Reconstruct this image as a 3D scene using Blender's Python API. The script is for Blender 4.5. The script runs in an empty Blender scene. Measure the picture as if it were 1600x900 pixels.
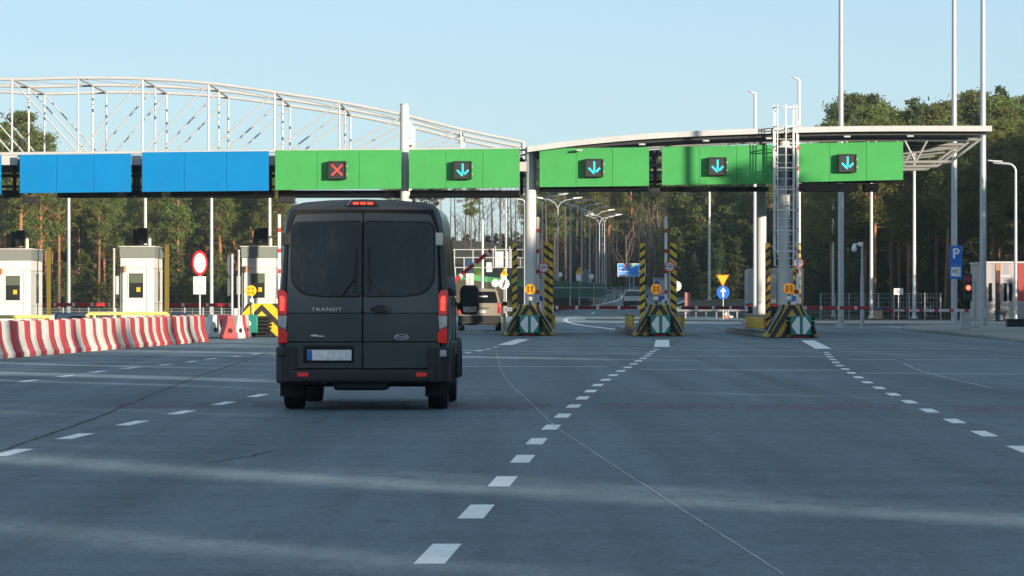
import bpy, bmesh, math, random
import numpy as np
from mathutils import Vector, Matrix
C = bpy.context.scene.collection
SC = bpy.context.scene
FPX = 6150.0          # focal length in photograph pixels (1600 wide)
CH = 1.30             # camera height
HZ = 470.0            # horizon row
# ------------------------------------------------------------------ camera
cam = bpy.data.objects.new('camera', bpy.data.cameras.new('camera'))
C.objects.link(cam)
cam.data.sensor_width = 36.0
cam.data.lens = 36.0 * FPX / 1600.0
cam.data.shift_y = 20.0 / 1600.0
cam.data.clip_start = 0.5
cam.data.clip_end = 8000
cam.location = (0, 0, CH)
cam.rotation_euler = (math.radians(90), 0, 0)
cam.data.dof.use_dof = False
SC.camera = cam
# ------------------------------------------------------------------ sky, sun, exposure
SUN_EL = math.radians(7.5)
SH = Vector((-0.62, 0.785, 0)).normalized()         # horizontal travel direction of the light
SC.world = bpy.data.worlds.new('World')
SC.world.use_nodes = True
wn = SC.world.node_tree
wn.nodes.clear()
sky = wn.nodes.new('ShaderNodeTexSky')
sky.sky_type = 'NISHITA'
sky.sun_disc = False
sky.sun_elevation = SUN_EL
sky.sun_rotation = math.atan2(-SH.x, -SH.y)
sky.air_density = 0.7
sky.dust_density = 0.3
sky.ozone_density = 2.8
hs = wn.nodes.new('ShaderNodeMixRGB')
hs.blend_type = 'MULTIPLY'
hs.inputs[0].default_value = 1.0
hs.inputs[2].default_value = (1.10, 1.0, 0.985, 1)
bg = wn.nodes.new('ShaderNodeBackground')
bg.inputs['Strength'].default_value = 0.135
wo = wn.nodes.new('ShaderNodeOutputWorld')
wn.links.new(sky.outputs[0], hs.inputs[1])
veil = wn.nodes.new('ShaderNodeMixRGB')             # thin high haze that evens the blue out
veil.inputs[0].default_value = 0.5
veil.inputs[2].default_value = (3.15, 4.10, 4.60, 1)
wn.links.new(hs.outputs[0], veil.inputs[1])
wn.links.new(veil.outputs[0], bg.inputs[0])
wn.links.new(bg.outputs[0], wo.inputs[0])
sun = bpy.data.objects.new('sun', bpy.data.lights.new('sun', 'SUN'))
C.objects.link(sun)
sun.data.energy = 5.0
sun.data.angle = math.radians(0.55)
sun.data.color = (1.0, 0.85, 0.66)
sun.rotation_euler = Vector((SH.x * math.cos(SUN_EL), SH.y * math.cos(SUN_EL), -math.sin(SUN_EL))).to_track_quat('-Z', 'Y').to_euler()
sun.location = (60, -80, 40)
SC.view_settings.view_transform = 'Standard'
SC.view_settings.look = 'None'
SC.view_settings.exposure = 0.52
SC.view_settings.gamma = 1.0
SC.view_settings.use_curve_mapping = False
SC.cycles.max_bounces = 5
SC.cycles.transparent_max_bounces = 8
SC.cycles.caustics_reflective = False
SC.cycles.caustics_refractive = False
SC.cycles.sample_clamp_indirect = 4
random.seed(5)
# ------------------------------------------------------------------ place helpers
def gx(px, Z): return (px - 800.0) * Z / FPX
def gz(py, Z): return CH + (HZ - py) * Z / FPX
def P(px, py, Z): return Vector((gx(px, Z), Z, gz(py, Z)))
def sstep(a, b, x):
    t = max(0.0, min(1.0, (x - a) / (b - a)))
    return t * t * (3 - 2 * t)
def T(x, y):
    s = max(0.0, y - 325.0)
    z = 0.0155 * s * s / (s + 18.0)
    z += 6.6 * math.exp(-(((x + 10.0) / 13.0) ** 6) - ((y - 475.0) / 26.0) ** 2)
    z += 2.2 * sstep(-14, -40, x) * sstep(420, 520, y)
    z += 3.0 * sstep(10, 40, x) * sstep(430, 560, y)
    return z
def ground(px, py):
    dx, dz = (px - 800.0) / FPX, (HZ - py) / FPX
    y = 10.0
    while y < 900:
        if CH + dz * y <= T(dx * y, y): break
        y += 0.25
    return Vector((dx * y, y, T(dx * y, y)))
# ------------------------------------------------------------------ materials
MATS = {}
def M(name, col, rough=0.6, metal=0.0, var=0.12, scale=2.0, bump=0.0, bscale=30.0, emit=None, estr=1.0, spec=0.5, coat=0.0, grime=0.0):
    if name in MATS: return MATS[name]
    m = bpy.data.materials.new(name); m.use_nodes = True
    nt = m.node_tree; b = nt.nodes['Principled BSDF']
    b.inputs['Roughness'].default_value = rough
    b.inputs['Metallic'].default_value = metal
    b.inputs['Specular IOR Level'].default_value = spec
    b.inputs['Coat Weight'].default_value = coat
    b.inputs['Coat Roughness'].default_value = 0.12
    tc = nt.nodes.new('ShaderNodeTexCoord')
    nz = nt.nodes.new('ShaderNodeTexNoise')
    nz.inputs['Scale'].default_value = scale; nz.inputs['Detail'].default_value = 6
    nz.inputs['Roughness'].default_value = 0.65
    nt.links.new(tc.outputs['Object'], nz.inputs['Vector'])
    rp = nt.nodes.new('ShaderNodeValToRGB')
    c = Vector(col[:3])
    lo, hi = c * (1 - var), c * (1 + var)
    rp.color_ramp.elements[0].position = 0.3; rp.color_ramp.elements[1].position = 0.7
    rp.color_ramp.elements[0].color = (*lo, 1); rp.color_ramp.elements[1].color = (*hi, 1)
    nt.links.new(nz.outputs['Fac'], rp.inputs[0])
    out = rp.outputs[0]
    if grime > 0:
        n2 = nt.nodes.new('ShaderNodeTexNoise'); n2.inputs['Scale'].default_value = scale * 3.1
        n2.inputs['Detail'].default_value = 8; n2.inputs['Roughness'].default_value = 0.7
        mp = nt.nodes.new('ShaderNodeMapping'); mp.inputs['Scale'].default_value = (1, 1, 0.25)
        nt.links.new(tc.outputs['Object'], mp.inputs[0]); nt.links.new(mp.outputs[0], n2.inputs['Vector'])
        r2 = nt.nodes.new('ShaderNodeValToRGB')
        r2.color_ramp.elements[0].position = 0.5; r2.color_ramp.elements[1].position = 0.75
        r2.color_ramp.elements[0].color = (0, 0, 0, 1); r2.color_ramp.elements[1].color = (grime, grime, grime, 1)
        nt.links.new(n2.outputs['Fac'], r2.inputs[0])
        mx = nt.nodes.new('ShaderNodeMixRGB'); mx.inputs[2].default_value = (0.09, 0.08, 0.065, 1)
        nt.links.new(r2.outputs[0], mx.inputs[0]); nt.links.new(out, mx.inputs[1])
        out = mx.outputs[0]
    nt.links.new(out, b.inputs['Base Color'])
    if bump > 0:
        n3 = nt.nodes.new('ShaderNodeTexNoise'); n3.inputs['Scale'].default_value = bscale; n3.inputs['Detail'].default_value = 4
        nt.links.new(tc.outputs['Object'], n3.inputs['Vector'])
        bp = nt.nodes.new('ShaderNodeBump'); bp.inputs['Strength'].default_value = bump; bp.inputs['Distance'].default_value = 0.02
        nt.links.new(n3.outputs['Fac'], bp.inputs['Height']); nt.links.new(bp.outputs[0], b.inputs['Normal'])
    if emit:
        b.inputs['Emission Color'].default_value = (*emit, 1); b.inputs['Emission Strength'].default_value = estr
    MATS[name] = m
    return m
def stripe(name, c1, c2, vec, period, duty=0.5, absx=False, rough=0.55, off=0.0, grime=0.35):
    """hard stripes: frac((p . vec) / period) < duty ; absx mirrors x for a chevron; weathered with grime"""
    if name in MATS: return MATS[name]
    m = bpy.data.materials.new(name); m.use_nodes = True
    nt = m.node_tree; b = nt.nodes['Principled BSDF']; b.inputs['Roughness'].default_value = rough
    tc = nt.nodes.new('ShaderNodeTexCoord'); sp = nt.nodes.new('ShaderNodeSeparateXYZ')
    nt.links.new(tc.outputs['Object'], sp.inputs[0])
    def mth(op, a, bb=None):
        n = nt.nodes.new('ShaderNodeMath'); n.operation = op
        for i, v in enumerate((a, bb)):
            if v is None: continue
            if isinstance(v, (int, float)): n.inputs[i].default_value = v
            else: nt.links.new(v, n.inputs[i])
        return n.outputs[0]
    x = sp.outputs[0]
    if absx: x = mth('ABSOLUTE', x)
    s = mth('ADD', mth('ADD', mth('MULTIPLY', x, vec[0]), mth('MULTIPLY', sp.outputs[1], vec[1])), mth('MULTIPLY', sp.outputs[2], vec[2]))
    s = mth('ADD', mth('DIVIDE', s, period), off + 100.0)
    lt = mth('LESS_THAN', mth('FRACT', s), duty)
    mx = nt.nodes.new('ShaderNodeMixRGB'); mx.inputs[1].default_value = (*c2, 1); mx.inputs[2].default_value = (*c1, 1)
    nt.links.new(lt, mx.inputs[0])
    nz = nt.nodes.new('ShaderNodeTexNoise'); nz.inputs['Scale'].default_value = 6; nz.inputs['Detail'].default_value = 7; nz.inputs['Roughness'].default_value = 0.7
    nt.links.new(tc.outputs['Object'], nz.inputs['Vector'])
    r2 = nt.nodes.new('ShaderNodeValToRGB')
    r2.color_ramp.elements[0].position = 0.5; r2.color_ramp.elements[1].position = 0.72
    r2.color_ramp.elements[0].color = (0, 0, 0, 1); r2.color_ramp.elements[1].color = (grime, grime, grime, 1)
    nt.links.new(nz.outputs['Fac'], r2.inputs[0])
    m2 = nt.nodes.new('ShaderNodeMixRGB'); m2.inputs[2].default_value = (0.08, 0.07, 0.055, 1)
    nt.links.new(r2.outputs[0], m2.inputs[0]); nt.links.new(mx.outputs[0], m2.inputs[1])
    nt.links.new(m2.outputs[0], b.inputs['Base Color'])
    MATS[name] = m
    return m
def leafmat(name, col, var, transl=0.25, tint=0.5):
    m = bpy.data.materials.new(name); m.use_nodes = True
    nt = m.node_tree; nt.nodes.clear()
    out = nt.nodes.new('ShaderNodeOutputMaterial')
    d = nt.nodes.new('ShaderNodeBsdfDiffuse'); t = nt.nodes.new('ShaderNodeBsdfTranslucent'); mix = nt.nodes.new('ShaderNodeMixShader')
    mix.inputs[0].default_value = transl
    tc = nt.nodes.new('ShaderNodeTexCoord'); nz = nt.nodes.new('ShaderNodeTexNoise')
    nz.inputs['Scale'].default_value = 1.3; nz.inputs['Detail'].default_value = 5
    nt.links.new(tc.outputs['Object'], nz.inputs['Vector'])
    oi = nt.nodes.new('ShaderNodeObjectInfo')
    rp = nt.nodes.new('ShaderNodeValToRGB')
    c = Vector(col)
    rp.color_ramp.elements[0].position = 0.3; rp.color_ramp.elements[1].position = 0.7
    rp.color_ramp.elements[0].color = (*(c * (1 - var)), 1); rp.color_ramp.elements[1].color = (*(c * (1 + var)), 1)
    nt.links.new(nz.outputs['Fac'], rp.inputs[0])
    hsv = nt.nodes.new('ShaderNodeHueSaturation')
    ma = nt.nodes.new('ShaderNodeMapRange'); ma.inputs[3].default_value = 1 - tint * 0.5; ma.inputs[4].default_value = 1 + tint * 0.5
    mb = nt.nodes.new('ShaderNodeMapRange'); mb.inputs[3].default_value = 0.5 - 0.03; mb.inputs[4].default_value = 0.5 + 0.025
    nt.links.new(oi.outputs['Random'], ma.inputs[0]); nt.links.new(ma.outputs[0], hsv.inputs['Value'])
    nt.links.new(oi.outputs['Random'], mb.inputs[0]); nt.links.new(mb.outputs[0], hsv.inputs['Hue'])
    nt.links.new(rp.outputs[0], hsv.inputs['Color'])
    nt.links.new(hsv.outputs[0], d.inputs[0]); nt.links.new(hsv.outputs[0], t.inputs[0])
    nt.links.new(d.outputs[0], mix.inputs[1]); nt.links.new(t.outputs[0], mix.inputs[2])
    nt.links.new(mix.outputs[0], out.inputs[0])
    MATS[name] = m
    return m
def barkmat(name, low, high, z0, z1):
    m = bpy.data.materials.new(name); m.use_nodes = True
    nt = m.node_tree; b = nt.nodes['Principled BSDF']; b.inputs['Roughness'].default_value = 0.9
    tc = nt.nodes.new('ShaderNodeTexCoord'); sp = nt.nodes.new('ShaderNodeSeparateXYZ')
    nt.links.new(tc.outputs['Object'], sp.inputs[0])
    mr = nt.nodes.new('ShaderNodeMapRange'); mr.inputs[1].default_value = z0; mr.inputs[2].default_value = z1
    nt.links.new(sp.outputs[2], mr.inputs[0])
    mx = nt.nodes.new('ShaderNodeMixRGB'); mx.inputs[1].default_value = (*low, 1); mx.inputs[2].default_value = (*high, 1)
    nt.links.new(mr.outputs[0], mx.inputs[0])
    nz = nt.nodes.new('ShaderNodeTexNoise'); nz.inputs['Scale'].default_value = 5; nz.inputs['Detail'].default_value = 6
    mp = nt.nodes.new('ShaderNodeMapping'); mp.inputs['Scale'].default_value = (2, 2, 0.5)
    nt.links.new(tc.outputs['Object'], mp.inputs[0]); nt.links.new(mp.outputs[0], nz.inputs['Vector'])
    m2 = nt.nodes.new('ShaderNodeMixRGB'); m2.blend_type = 'MULTIPLY'; m2.inputs[0].default_value = 0.8
    r2 = nt.nodes.new('ShaderNodeValToRGB'); r2.color_ramp.elements[0].position = 0.3; r2.color_ramp.elements[1].position = 0.65
    r2.color_ramp.elements[0].color = (0.45, 0.45, 0.45, 1); r2.color_ramp.elements[1].color = (1.15, 1.15, 1.15, 1)
    nt.links.new(nz.outputs['Fac'], r2.inputs[0])
    nt.links.new(mx.outputs[0], m2.inputs[1]); nt.links.new(r2.outputs[0], m2.inputs[2])
    nt.links.new(m2.outputs[0], b.inputs['Base Color'])
    MATS[name] = m
    return m
# ------------------------------------------------------------------ mesh builder
class MB:
    def __init__(s): s.v = []; s.f = []; s.mi = []
    def add(s, vs, fs, mi=0):
        o = len(s.v); s.v += [tuple(v) for v in vs]
        for f in fs: s.f.append([i + o for i in f]); s.mi.append(mi)
        return s
    def box(s, x0, x1, y0, y1, z0, z1, mi=0):
        vs = [(x0,y0,z0),(x1,y0,z0),(x1,y1,z0),(x0,y1,z0),(x0,y0,z1),(x1,y0,z1),(x1,y1,z1),(x0,y1,z1)]
        return s.add(vs, [(0,3,2,1),(4,5,6,7),(0,1,5,4),(1,2,6,5),(2,3,7,6),(3,0,4,7)], mi)
    def obox(s, c, ax, ay, az, mi=0):
        c, ax, ay, az = Vector(c), Vector(ax), Vector(ay), Vector(az)
        vs = [c+sx*ax+sy*ay+sz*az for sz in (-1,1) for sx,sy in ((-1,-1),(1,-1),(1,1),(-1,1))]
        return s.add(vs, [(0,3,2,1),(4,5,6,7),(0,1,5,4),(1,2,6,5),(2,3,7,6),(3,0,4,7)], mi)
    def tube(s, p0, p1, r0, r1=None, n=8, mi=0, cap=True):
        r1 = r0 if r1 is None else r1
        return s.path([p0, p1], [r0, r1], n, mi, cap)
    def path(s, pts, rs, n=8, mi=0, cap=True):
        pts = [Vector(p) for p in pts]
        if not isinstance(rs, (list, tuple)): rs = [rs] * len(pts)
        up = None; rings = []
        for i, p in enumerate(pts):
            d = (pts[min(i+1, len(pts)-1)] - pts[max(i-1, 0)]).normalized()
            if up is None:
                up = Vector((0,0,1)) if abs(d.z) < 0.9 else Vector((0,1,0))
            a = d.cross(up)
            if a.length < 1e-4: a = d.cross(Vector((1,0,0)))
            a.normalize(); b = a.cross(d).normalized(); up = b
            rr = float(rs[i]); rings.append([p + (a*math.cos(2*math.pi*k/n) + b*math.sin(2*math.pi*k/n))*rr for k in range(n)])
        return s.loft(rings, mi, cap)
    def loft(s, rings, mi=0, cap=True, closed=True):
        n = len(rings[0]); vs = [v for r in rings for v in r]; fs = []
        for i in range(len(rings)-1):
            for k in range(n if closed else n-1):
                a, b = i*n+k, i*n+(k+1)%n
                fs.append((a, b, b+n, a+n))
        if cap:
            fs.append(tuple(range(n))[::-1]); fs.append(tuple((len(rings)-1)*n+k for k in range(n)))
        return s.add(vs, fs, mi)
    def prism(s, poly, y0, y1, mi=0):        # polygon in x,z extruded along y
        n = len(poly)
        vs = [(x,y0,z) for x,z in poly] + [(x,y1,z) for x,z in poly]
        fs = [tuple(range(n)), tuple(range(2*n-1, n-1, -1))] + [(k, k+n, (k+1)%n+n, (k+1)%n) for k in range(n)]
        return s.add(vs, fs, mi)
    def prism_z(s, poly, z0, z1, mi=0):      # polygon in x,y extruded along z
        n = len(poly)
        vs = [(x,y,z0) for x,y in poly] + [(x,y,z1) for x,y in poly]
        fs = [tuple(range(n))[::-1], tuple(range(n, 2*n))] + [(k, (k+1)%n, (k+1)%n+n, k+n) for k in range(n)]
        return s.add(vs, fs, mi)
    def prism_x(s, poly, x0, x1, mi=0):      # polygon in y,z extruded along x
        n = len(poly)
        vs = [(x0,y,z) for y,z in poly] + [(x1,y,z) for y,z in poly]
        fs = [tuple(range(n)), tuple(range(2*n-1, n-1, -1))] + [(k, k+n, (k+1)%n+n, (k+1)%n) for k in range(n)]
        return s.add(vs, fs, mi)
    def disc(s, c, r, y0, y1, n=24, mi=0, rz=None):
        rz = rz or r
        return s.prism([(c[0]+r*math.cos(2*math.pi*k/n), c[1]+rz*math.sin(2*math.pi*k/n)) for k in range(n)], y0, y1, mi)
    def ring(s, c, r0, r1, y0, y1, n=28, mi=0):
        vs = []; fs = []
        for y in (y0, y1):
            for r in (r0, r1):
                vs += [(c[0]+r*math.cos(2*math.pi*k/n), y, c[1]+r*math.sin(2*math.pi*k/n)) for k in range(n)]
        for k in range(n):
            j = (k+1) % n
            fs += [(k,n+k,n+j,j), (2*n+j,3*n+j,3*n+k,2*n+k), (n+k,3*n+k,3*n+j,n+j), (j,2*n+j,2*n+k,k)]
        return s.add(vs, fs, mi)
    def sphere(s, c, r, n=12, mi=0, sc=(1,1,1)):
        c = Vector(c); rings = []
        for i in range(1, n//2):
            t = math.pi*i/(n//2)
            rings.append([c + Vector((r*sc[0]*math.sin(t)*math.cos(2*math.pi*k/n), r*sc[1]*math.sin(t)*math.sin(2*math.pi*k/n), -r*sc[2]*math.cos(t))) for k in range(n)])
        return s.loft(rings, mi, True)
    def mesh(s, name, mats, smooth=True, ang=0.7):
        me = bpy.data.meshes.new(name)
        me.from_pydata(s.v, [], s.f)
        for m in (mats if isinstance(mats, (list, tuple)) else [mats]): me.materials.append(m)
        if len(me.materials) > 1: me.polygons.foreach_set('material_index', s.mi)
        if smooth:
            me.polygons.foreach_set('use_smooth', [True]*len(me.polygons))
            bm = bmesh.new(); bm.from_mesh(me)
            bmesh.ops.recalc_face_normals(bm, faces=bm.faces)
            bm.to_mesh(me); bm.free()
            me.set_sharp_from_angle(angle=ang)
        me.update()
        return me
    def build(s, name, mats, parent=None, loc=None, smooth=True, bevel=0.0, ang=0.7):
        o = bpy.data.objects.new(name, s.mesh(name, mats, smooth, ang)); C.objects.link(o)
        if parent is not None: o.parent = parent
        if loc is not None: o.location = loc
        if bevel > 0:
            b = o.modifiers.new('edge', 'BEVEL'); b.width = bevel; b.segments = 2; b.limit_method = 'ANGLE'; b.angle_limit = 0.6
        return o
def tag(o, label=None, cat=None, group=None, kind=None):
    if label: o['label'] = label
    if cat: o['category'] = cat
    if group: o['group'] = group
    if kind: o['kind'] = kind
    return o
def thing(name, label, cat, loc=(0,0,0), group=None, rz=0.0):
    o = bpy.data.objects.new(name, None); C.objects.link(o); o.empty_display_size = 0.2
    o.location = loc; o.rotation_euler = (0, 0, rz)
    return tag(o, label, cat, group, 'thing')
def struct(o): o['kind'] = 'structure'; return o
KIDS = {}
def kids(o): return [c for c in bpy.data.objects if c.parent == o]
def dup(root, loc, label=None, rz=None, scale=None):
    if root.name not in KIDS: KIDS[root.name] = [(k, kids(k)) for k in kids(root)]
    r = root.copy(); C.objects.link(r); r.location = loc
    if rz is not None: r.rotation_euler = (0, 0, rz)
    if scale is not None: r.scale = (scale,)*3 if isinstance(scale, (int, float)) else scale
    if label: r['label'] = label
    for k, subs in KIDS[root.name]:
        c = k.copy(); C.objects.link(c); c.parent = r
        for q in subs:
            d = q.copy(); C.objects.link(d); d.parent = c
    return r
def text(name, body, size, loc, mat, parent, width=None, rz=0.0, bold=0.0, spacing=1.0, align='CENTER', extrude=0.002, tilt=0.0):
    """lettering that faces -y"""
    cu = bpy.data.curves.new(name, 'FONT'); cu.body = body; cu.size = size
    cu.align_x = align; cu.align_y = 'CENTER'; cu.extrude = extrude; cu.offset = bold; cu.space_character = spacing
    cu.resolution_u = 3
    cu.materials.append(mat)
    tmp = bpy.data.objects.new('tmp', cu); C.objects.link(tmp)
    bpy.context.view_layer.update()
    me = bpy.data.meshes.new_from_object(tmp.evaluated_get(bpy.context.evaluated_depsgraph_get()))
    bpy.data.objects.remove(tmp); bpy.data.curves.remove(cu)
    o = bpy.data.objects.new(name, me); C.objects.link(o)
    o.rotation_euler = (math.radians(90) + tilt, 0, rz); o.location = loc
    if parent is not None: o.parent = parent
    if width:
        xs_ = [v.co.x for v in me.vertices]; w = max(max(xs_) - min(xs_), 1e-3); o.scale = (width / w, 1, 1)
    return o
# common materials
white = M('white_paint', (0.78,0.77,0.73), 0.45, var=0.05, scale=1.5, grime=0.25)
steel_white = M('white_steel', (0.50,0.505,0.50), 0.4, var=0.06, scale=0.8, grime=0.18)
galv = M('galvanised_steel', (0.46,0.48,0.49), 0.5, metal=0.35, var=0.12, scale=3)
darkm = M('dark_metal', (0.02,0.022,0.024), 0.55, var=0.2)
blackp = M('black_plastic', (0.012,0.012,0.013), 0.5, var=0.2)
rubber = M('rubber', (0.014,0.014,0.015), 0.85, var=0.25, scale=8)
red = M('red_paint', (0.50,0.022,0.025), 0.45, var=0.12, grime=0.2)
yellow = M('yellow_paint', (0.70,0.43,0.02), 0.5, var=0.12, grime=0.35)
concrete = M('concrete', (0.33,0.32,0.29), 0.9, var=0.18, scale=1.2, bump=0.3, grime=0.3)
signblue = M('sign_blue', (0.012,0.14,0.52), 0.4, var=0.04)
signwhite = M('sign_white', (0.80,0.80,0.79), 0.4, var=0.03)
signyellow = M('sign_yellow', (0.85,0.46,0.01), 0.4, var=0.04)
signred = M('sign_red', (0.60,0.02,0.03), 0.4, var=0.05)
inkblack = M('ink_black', (0.012,0.012,0.012), 0.5, var=0.0)
glassd = M('dark_glass', (0.012,0.014,0.016), 0.06, var=0.1, spec=0.6)
# ================================================================== GROUND
def asphalt(name, col, joints=False):
    m = bpy.data.materials.new(name); m.use_nodes = True
    nt = m.node_tree; b = nt.nodes['Principled BSDF']
    b.inputs['Roughness'].default_value = 0.62
    b.inputs['Specular IOR Level'].default_value = 0.18
    if 'Diffuse Roughness' in b.inputs: b.inputs['Diffuse Roughness'].default_value = 1.0
    tc = nt.nodes.new('ShaderNodeTexCoord')
    def noise(scale, stretch, detail=5, rough=0.6):
        mp = nt.nodes.new('ShaderNodeMapping'); mp.inputs['Scale'].default_value = stretch
        n = nt.nodes.new('ShaderNodeTexNoise'); n.inputs['Scale'].default_value = scale
        n.inputs['Detail'].default_value = detail; n.inputs['Roughness'].default_value = rough
        nt.links.new(tc.outputs['Object'], mp.inputs[0]); nt.links.new(mp.outputs[0], n.inputs['Vector'])
        return n.outputs['Fac']
    def ramp(f, p0, c0, p1, c1):
        r = nt.nodes.new('ShaderNodeValToRGB')
        r.color_ramp.elements[0].position = p0; r.color_ramp.elements[1].position = p1
        r.color_ramp.elements[0].color = (*c0, 1); r.color_ramp.elements[1].color = (*c1, 1)
        nt.links.new(f, r.inputs[0]); return r.outputs[0]
    def mul(a, bb, f=1.0):
        x = nt.nodes.new('ShaderNodeMixRGB'); x.blend_type = 'MULTIPLY'; x.inputs[0].default_value = f
        nt.links.new(a, x.inputs[1]); nt.links.new(bb, x.inputs[2]); return x.outputs[0]
    c = Vector(col)
    base = ramp(noise(0.35, (1, 0.12, 1), 8, 0.65), 0.3, c * 0.80, 0.7, c * 1.2)      # broad wear
    trk = ramp(noise(1.1, (1, 0.02, 1), 3), 0.35, (0.74,)*3, 0.65, (1.12,)*3)            # wheel tracks, lengthwise
    grn = ramp(noise(22, (1, 1, 1), 3, 0.8), 0.3, (0.62,)*3, 0.72, (1.38,)*3)           # stone grain
    spots = ramp(noise(3.0, (1, 0.35, 1), 6, 0.7), 0.56, (1,)*3, 0.74, (0.42,)*3)       # oil stains
    agg = ramp(noise(7, (1, 0.3, 1), 6, 0.75), 0.32, (0.80,)*3, 0.68, (1.18,)*3)        # coarse stone and laying marks
    tr2 = ramp(noise(0.9, (0.06, 1, 1), 5), 0.40, (0.9,)*3, 0.62, (1.07,)*3)            # cross bands from laying
    col_ = mul(mul(mul(mul(mul(base, trk), grn), spots, 0.8), tr2), agg)
    nt.links.new(col_, b.inputs['Base Color'])
    bp = nt.nodes.new('ShaderNodeBump'); bp.inputs['Strength'].default_value = 0.55; bp.inputs['Distance'].default_value = 0.012
    nt.links.new(noise(60, (1, 1, 1), 3, 0.7), bp.inputs['Height']); nt.links.new(bp.outputs[0], b.inputs['Normal'])
    MATS[name] = m; return m
M_road = asphalt('asphalt_plaza', (0.110, 0.158, 0.190))
M_road2 = asphalt('asphalt_motorway', (0.108, 0.155, 0.180))
M_bay = asphalt('smooth_bay', (0.15, 0.19, 0.25)); M_bay.node_tree.nodes['Principled BSDF'].inputs['Roughness'].default_value = 0.35  # bluish tone put in for sky reflected on smooth asphalt
M_pave = M('pavement_concrete', (0.24,0.235,0.22), 0.85, var=0.2, scale=1.5, bump=0.3)
M_kerb = M('kerb_concrete', (0.30,0.295,0.275), 0.85, var=0.2, scale=2)
def grassmat(name, a, b_):
    m = bpy.data.materials.new(name); m.use_nodes = True
    nt = m.node_tree; b = nt.nodes['Principled BSDF']; b.inputs['Roughness'].default_value = 0.95
    tc = nt.nodes.new('ShaderNodeTexCoord'); n = nt.nodes.new('ShaderNodeTexNoise')
    n.inputs['Scale'].default_value = 0.25; n.inputs['Detail'].default_value = 10; n.inputs['Roughness'].default_value = 0.7
    nt.links.new(tc.outputs['Object'], n.inputs['Vector'])
    r = nt.nodes.new('ShaderNodeValToRGB'); r.color_ramp.elements[0].position = 0.35; r.color_ramp.elements[1].position = 0.65
    r.color_ramp.elements[0].color = (*a, 1); r.color_ramp.elements[1].color = (*b_, 1)
    nt.links.new(n.outputs['Fac'], r.inputs[0]); nt.links.new(r.outputs[0], b.inputs['Base Color'])
    n2 = nt.nodes.new('ShaderNodeTexNoise'); n2.inputs['Scale'].default_value = 4; n2.inputs['Detail'].default_value = 6
    nt.links.new(tc.outputs['Object'], n2.inputs['Vector'])
    bp = nt.nodes.new('ShaderNodeBump'); bp.inputs['Strength'].default_value = 0.8; bp.inputs['Distance'].default_value = 0.2
    nt.links.new(n2.outputs['Fac'], bp.inputs['Height']); nt.links.new(bp.outputs[0], b.inputs['Normal'])
    MATS[name] = m; return m
M_grass = grassmat('winter_grass', (0.034, 0.036, 0.018), (0.082, 0.068, 0.040))
# terrain sheet
xs = [-3000,-1200,-500,-250,-150] + list(np.arange(-110, 111, 3.0)) + [150,250,500,1200,3000]
ys = [-600,-200,-60,0,60,120,180,240,290] + list(np.arange(320, 640, 5.0)) + [700,800,1000,1500,3000,6000]
mb = MB(); mb.v = [(x, y, T(x, y) - 0.10) for y in ys for x in xs]
nx = len(xs)
mb.f = [[j*nx+i, j*nx+i+1, (j+1)*nx+i+1, (j+1)*nx+i] for j in range(len(ys)-1) for i in range(nx-1)]; mb.mi = [0]*len(mb.f)
struct(mb.build('ground', M_grass, ang=3))
def sheet(name, poly, z, mat):
    return struct(MB().add([(x, y, z) for x, y in poly], [tuple(range(len(poly)))]).build(name, mat, smooth=False))
sheet('plaza', [(-62,-58),(-20,-55),(10,-55),(34,-90),(75,-90),(75,150),(60,205),(20,232),(17,300),(16,332),(-24,332),(-30,260),(-62,240)], 0.0, M_road)
# motorway beyond the booths, draped over the rise
CL = [(322,6.0,11),(345,7.0,9.5),(364,8.1,8.2),(380,10.5,8),(400,12.8,8),(425,15.0,8),(450,16.3,8),(490,16.9,8.5),(520,14.5,9),(545,9.0,10),(565,1,11),(585,-9,12)]
def strip(pts, off0, off1, dz, n=8):
    """ribbon along a centre line [(y, x, w)] between two offsets (fractions of half width)"""
    P2 = []
    for i in range(len(pts)-1):
        for k in range(n):
            t = k / n
            p = [pts[max(i-1,0)], pts[i], pts[i+1], pts[min(i+2, len(pts)-1)]]
            cr = [0.5*((2*p[1][j]) + (-p[0][j]+p[2][j])*t + (2*p[0][j]-5*p[1][j]+4*p[2][j]-p[3][j])*t*t + (-p[0][j]+3*p[1][j]-3*p[2][j]+p[3][j])*t**3) for j in range(3)]
            P2.append(cr)
    P2.append(list(pts[-1]))
    vs = []
    for i, (y, x, w) in enumerate(P2):
        a, b = P2[max(i-1,0)], P2[min(i+1,len(P2)-1)]
        d = Vector((b[1]-a[1], b[0]-a[0])).normalized(); nrm = Vector((d.y, -d.x))
        for o in (off0, off1):
            q = Vector((x, y)) + nrm * (o * w * 0.5)
            vs.append((q.x, q.y, T(q.x, q.y) + dz))
    fs = [(2*i, 2*i+1, 2*i+3, 2*i+2) for i in range(len(P2)-1)]
    return vs, fs
v, f = strip(CL, -1.05, 1.05, 0.02)
struct(MB().add(v, f).build('motorway', M_road2, ang=3))
M_mark = M('road_paint', (0.80,0.82,0.81), 0.6, var=0.10, scale=7, grime=0.5)
M_thin = M('road_paint_worn', (0.42,0.43,0.43), 0.7, var=0.25, scale=4, grime=0.8)
def mark_mesh(name, quads, mat, z=0.0016):
    mb = MB()
    for q in quads: mb.add([(p[0], p[1], z) for p in q], [(0,1,2,3)])
    return struct(mb.build(name, mat, smooth=False))
def gp(px, py):
    Z = CH*FPX/(py-HZ); return Vector((gx(px, Z), Z))
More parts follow.
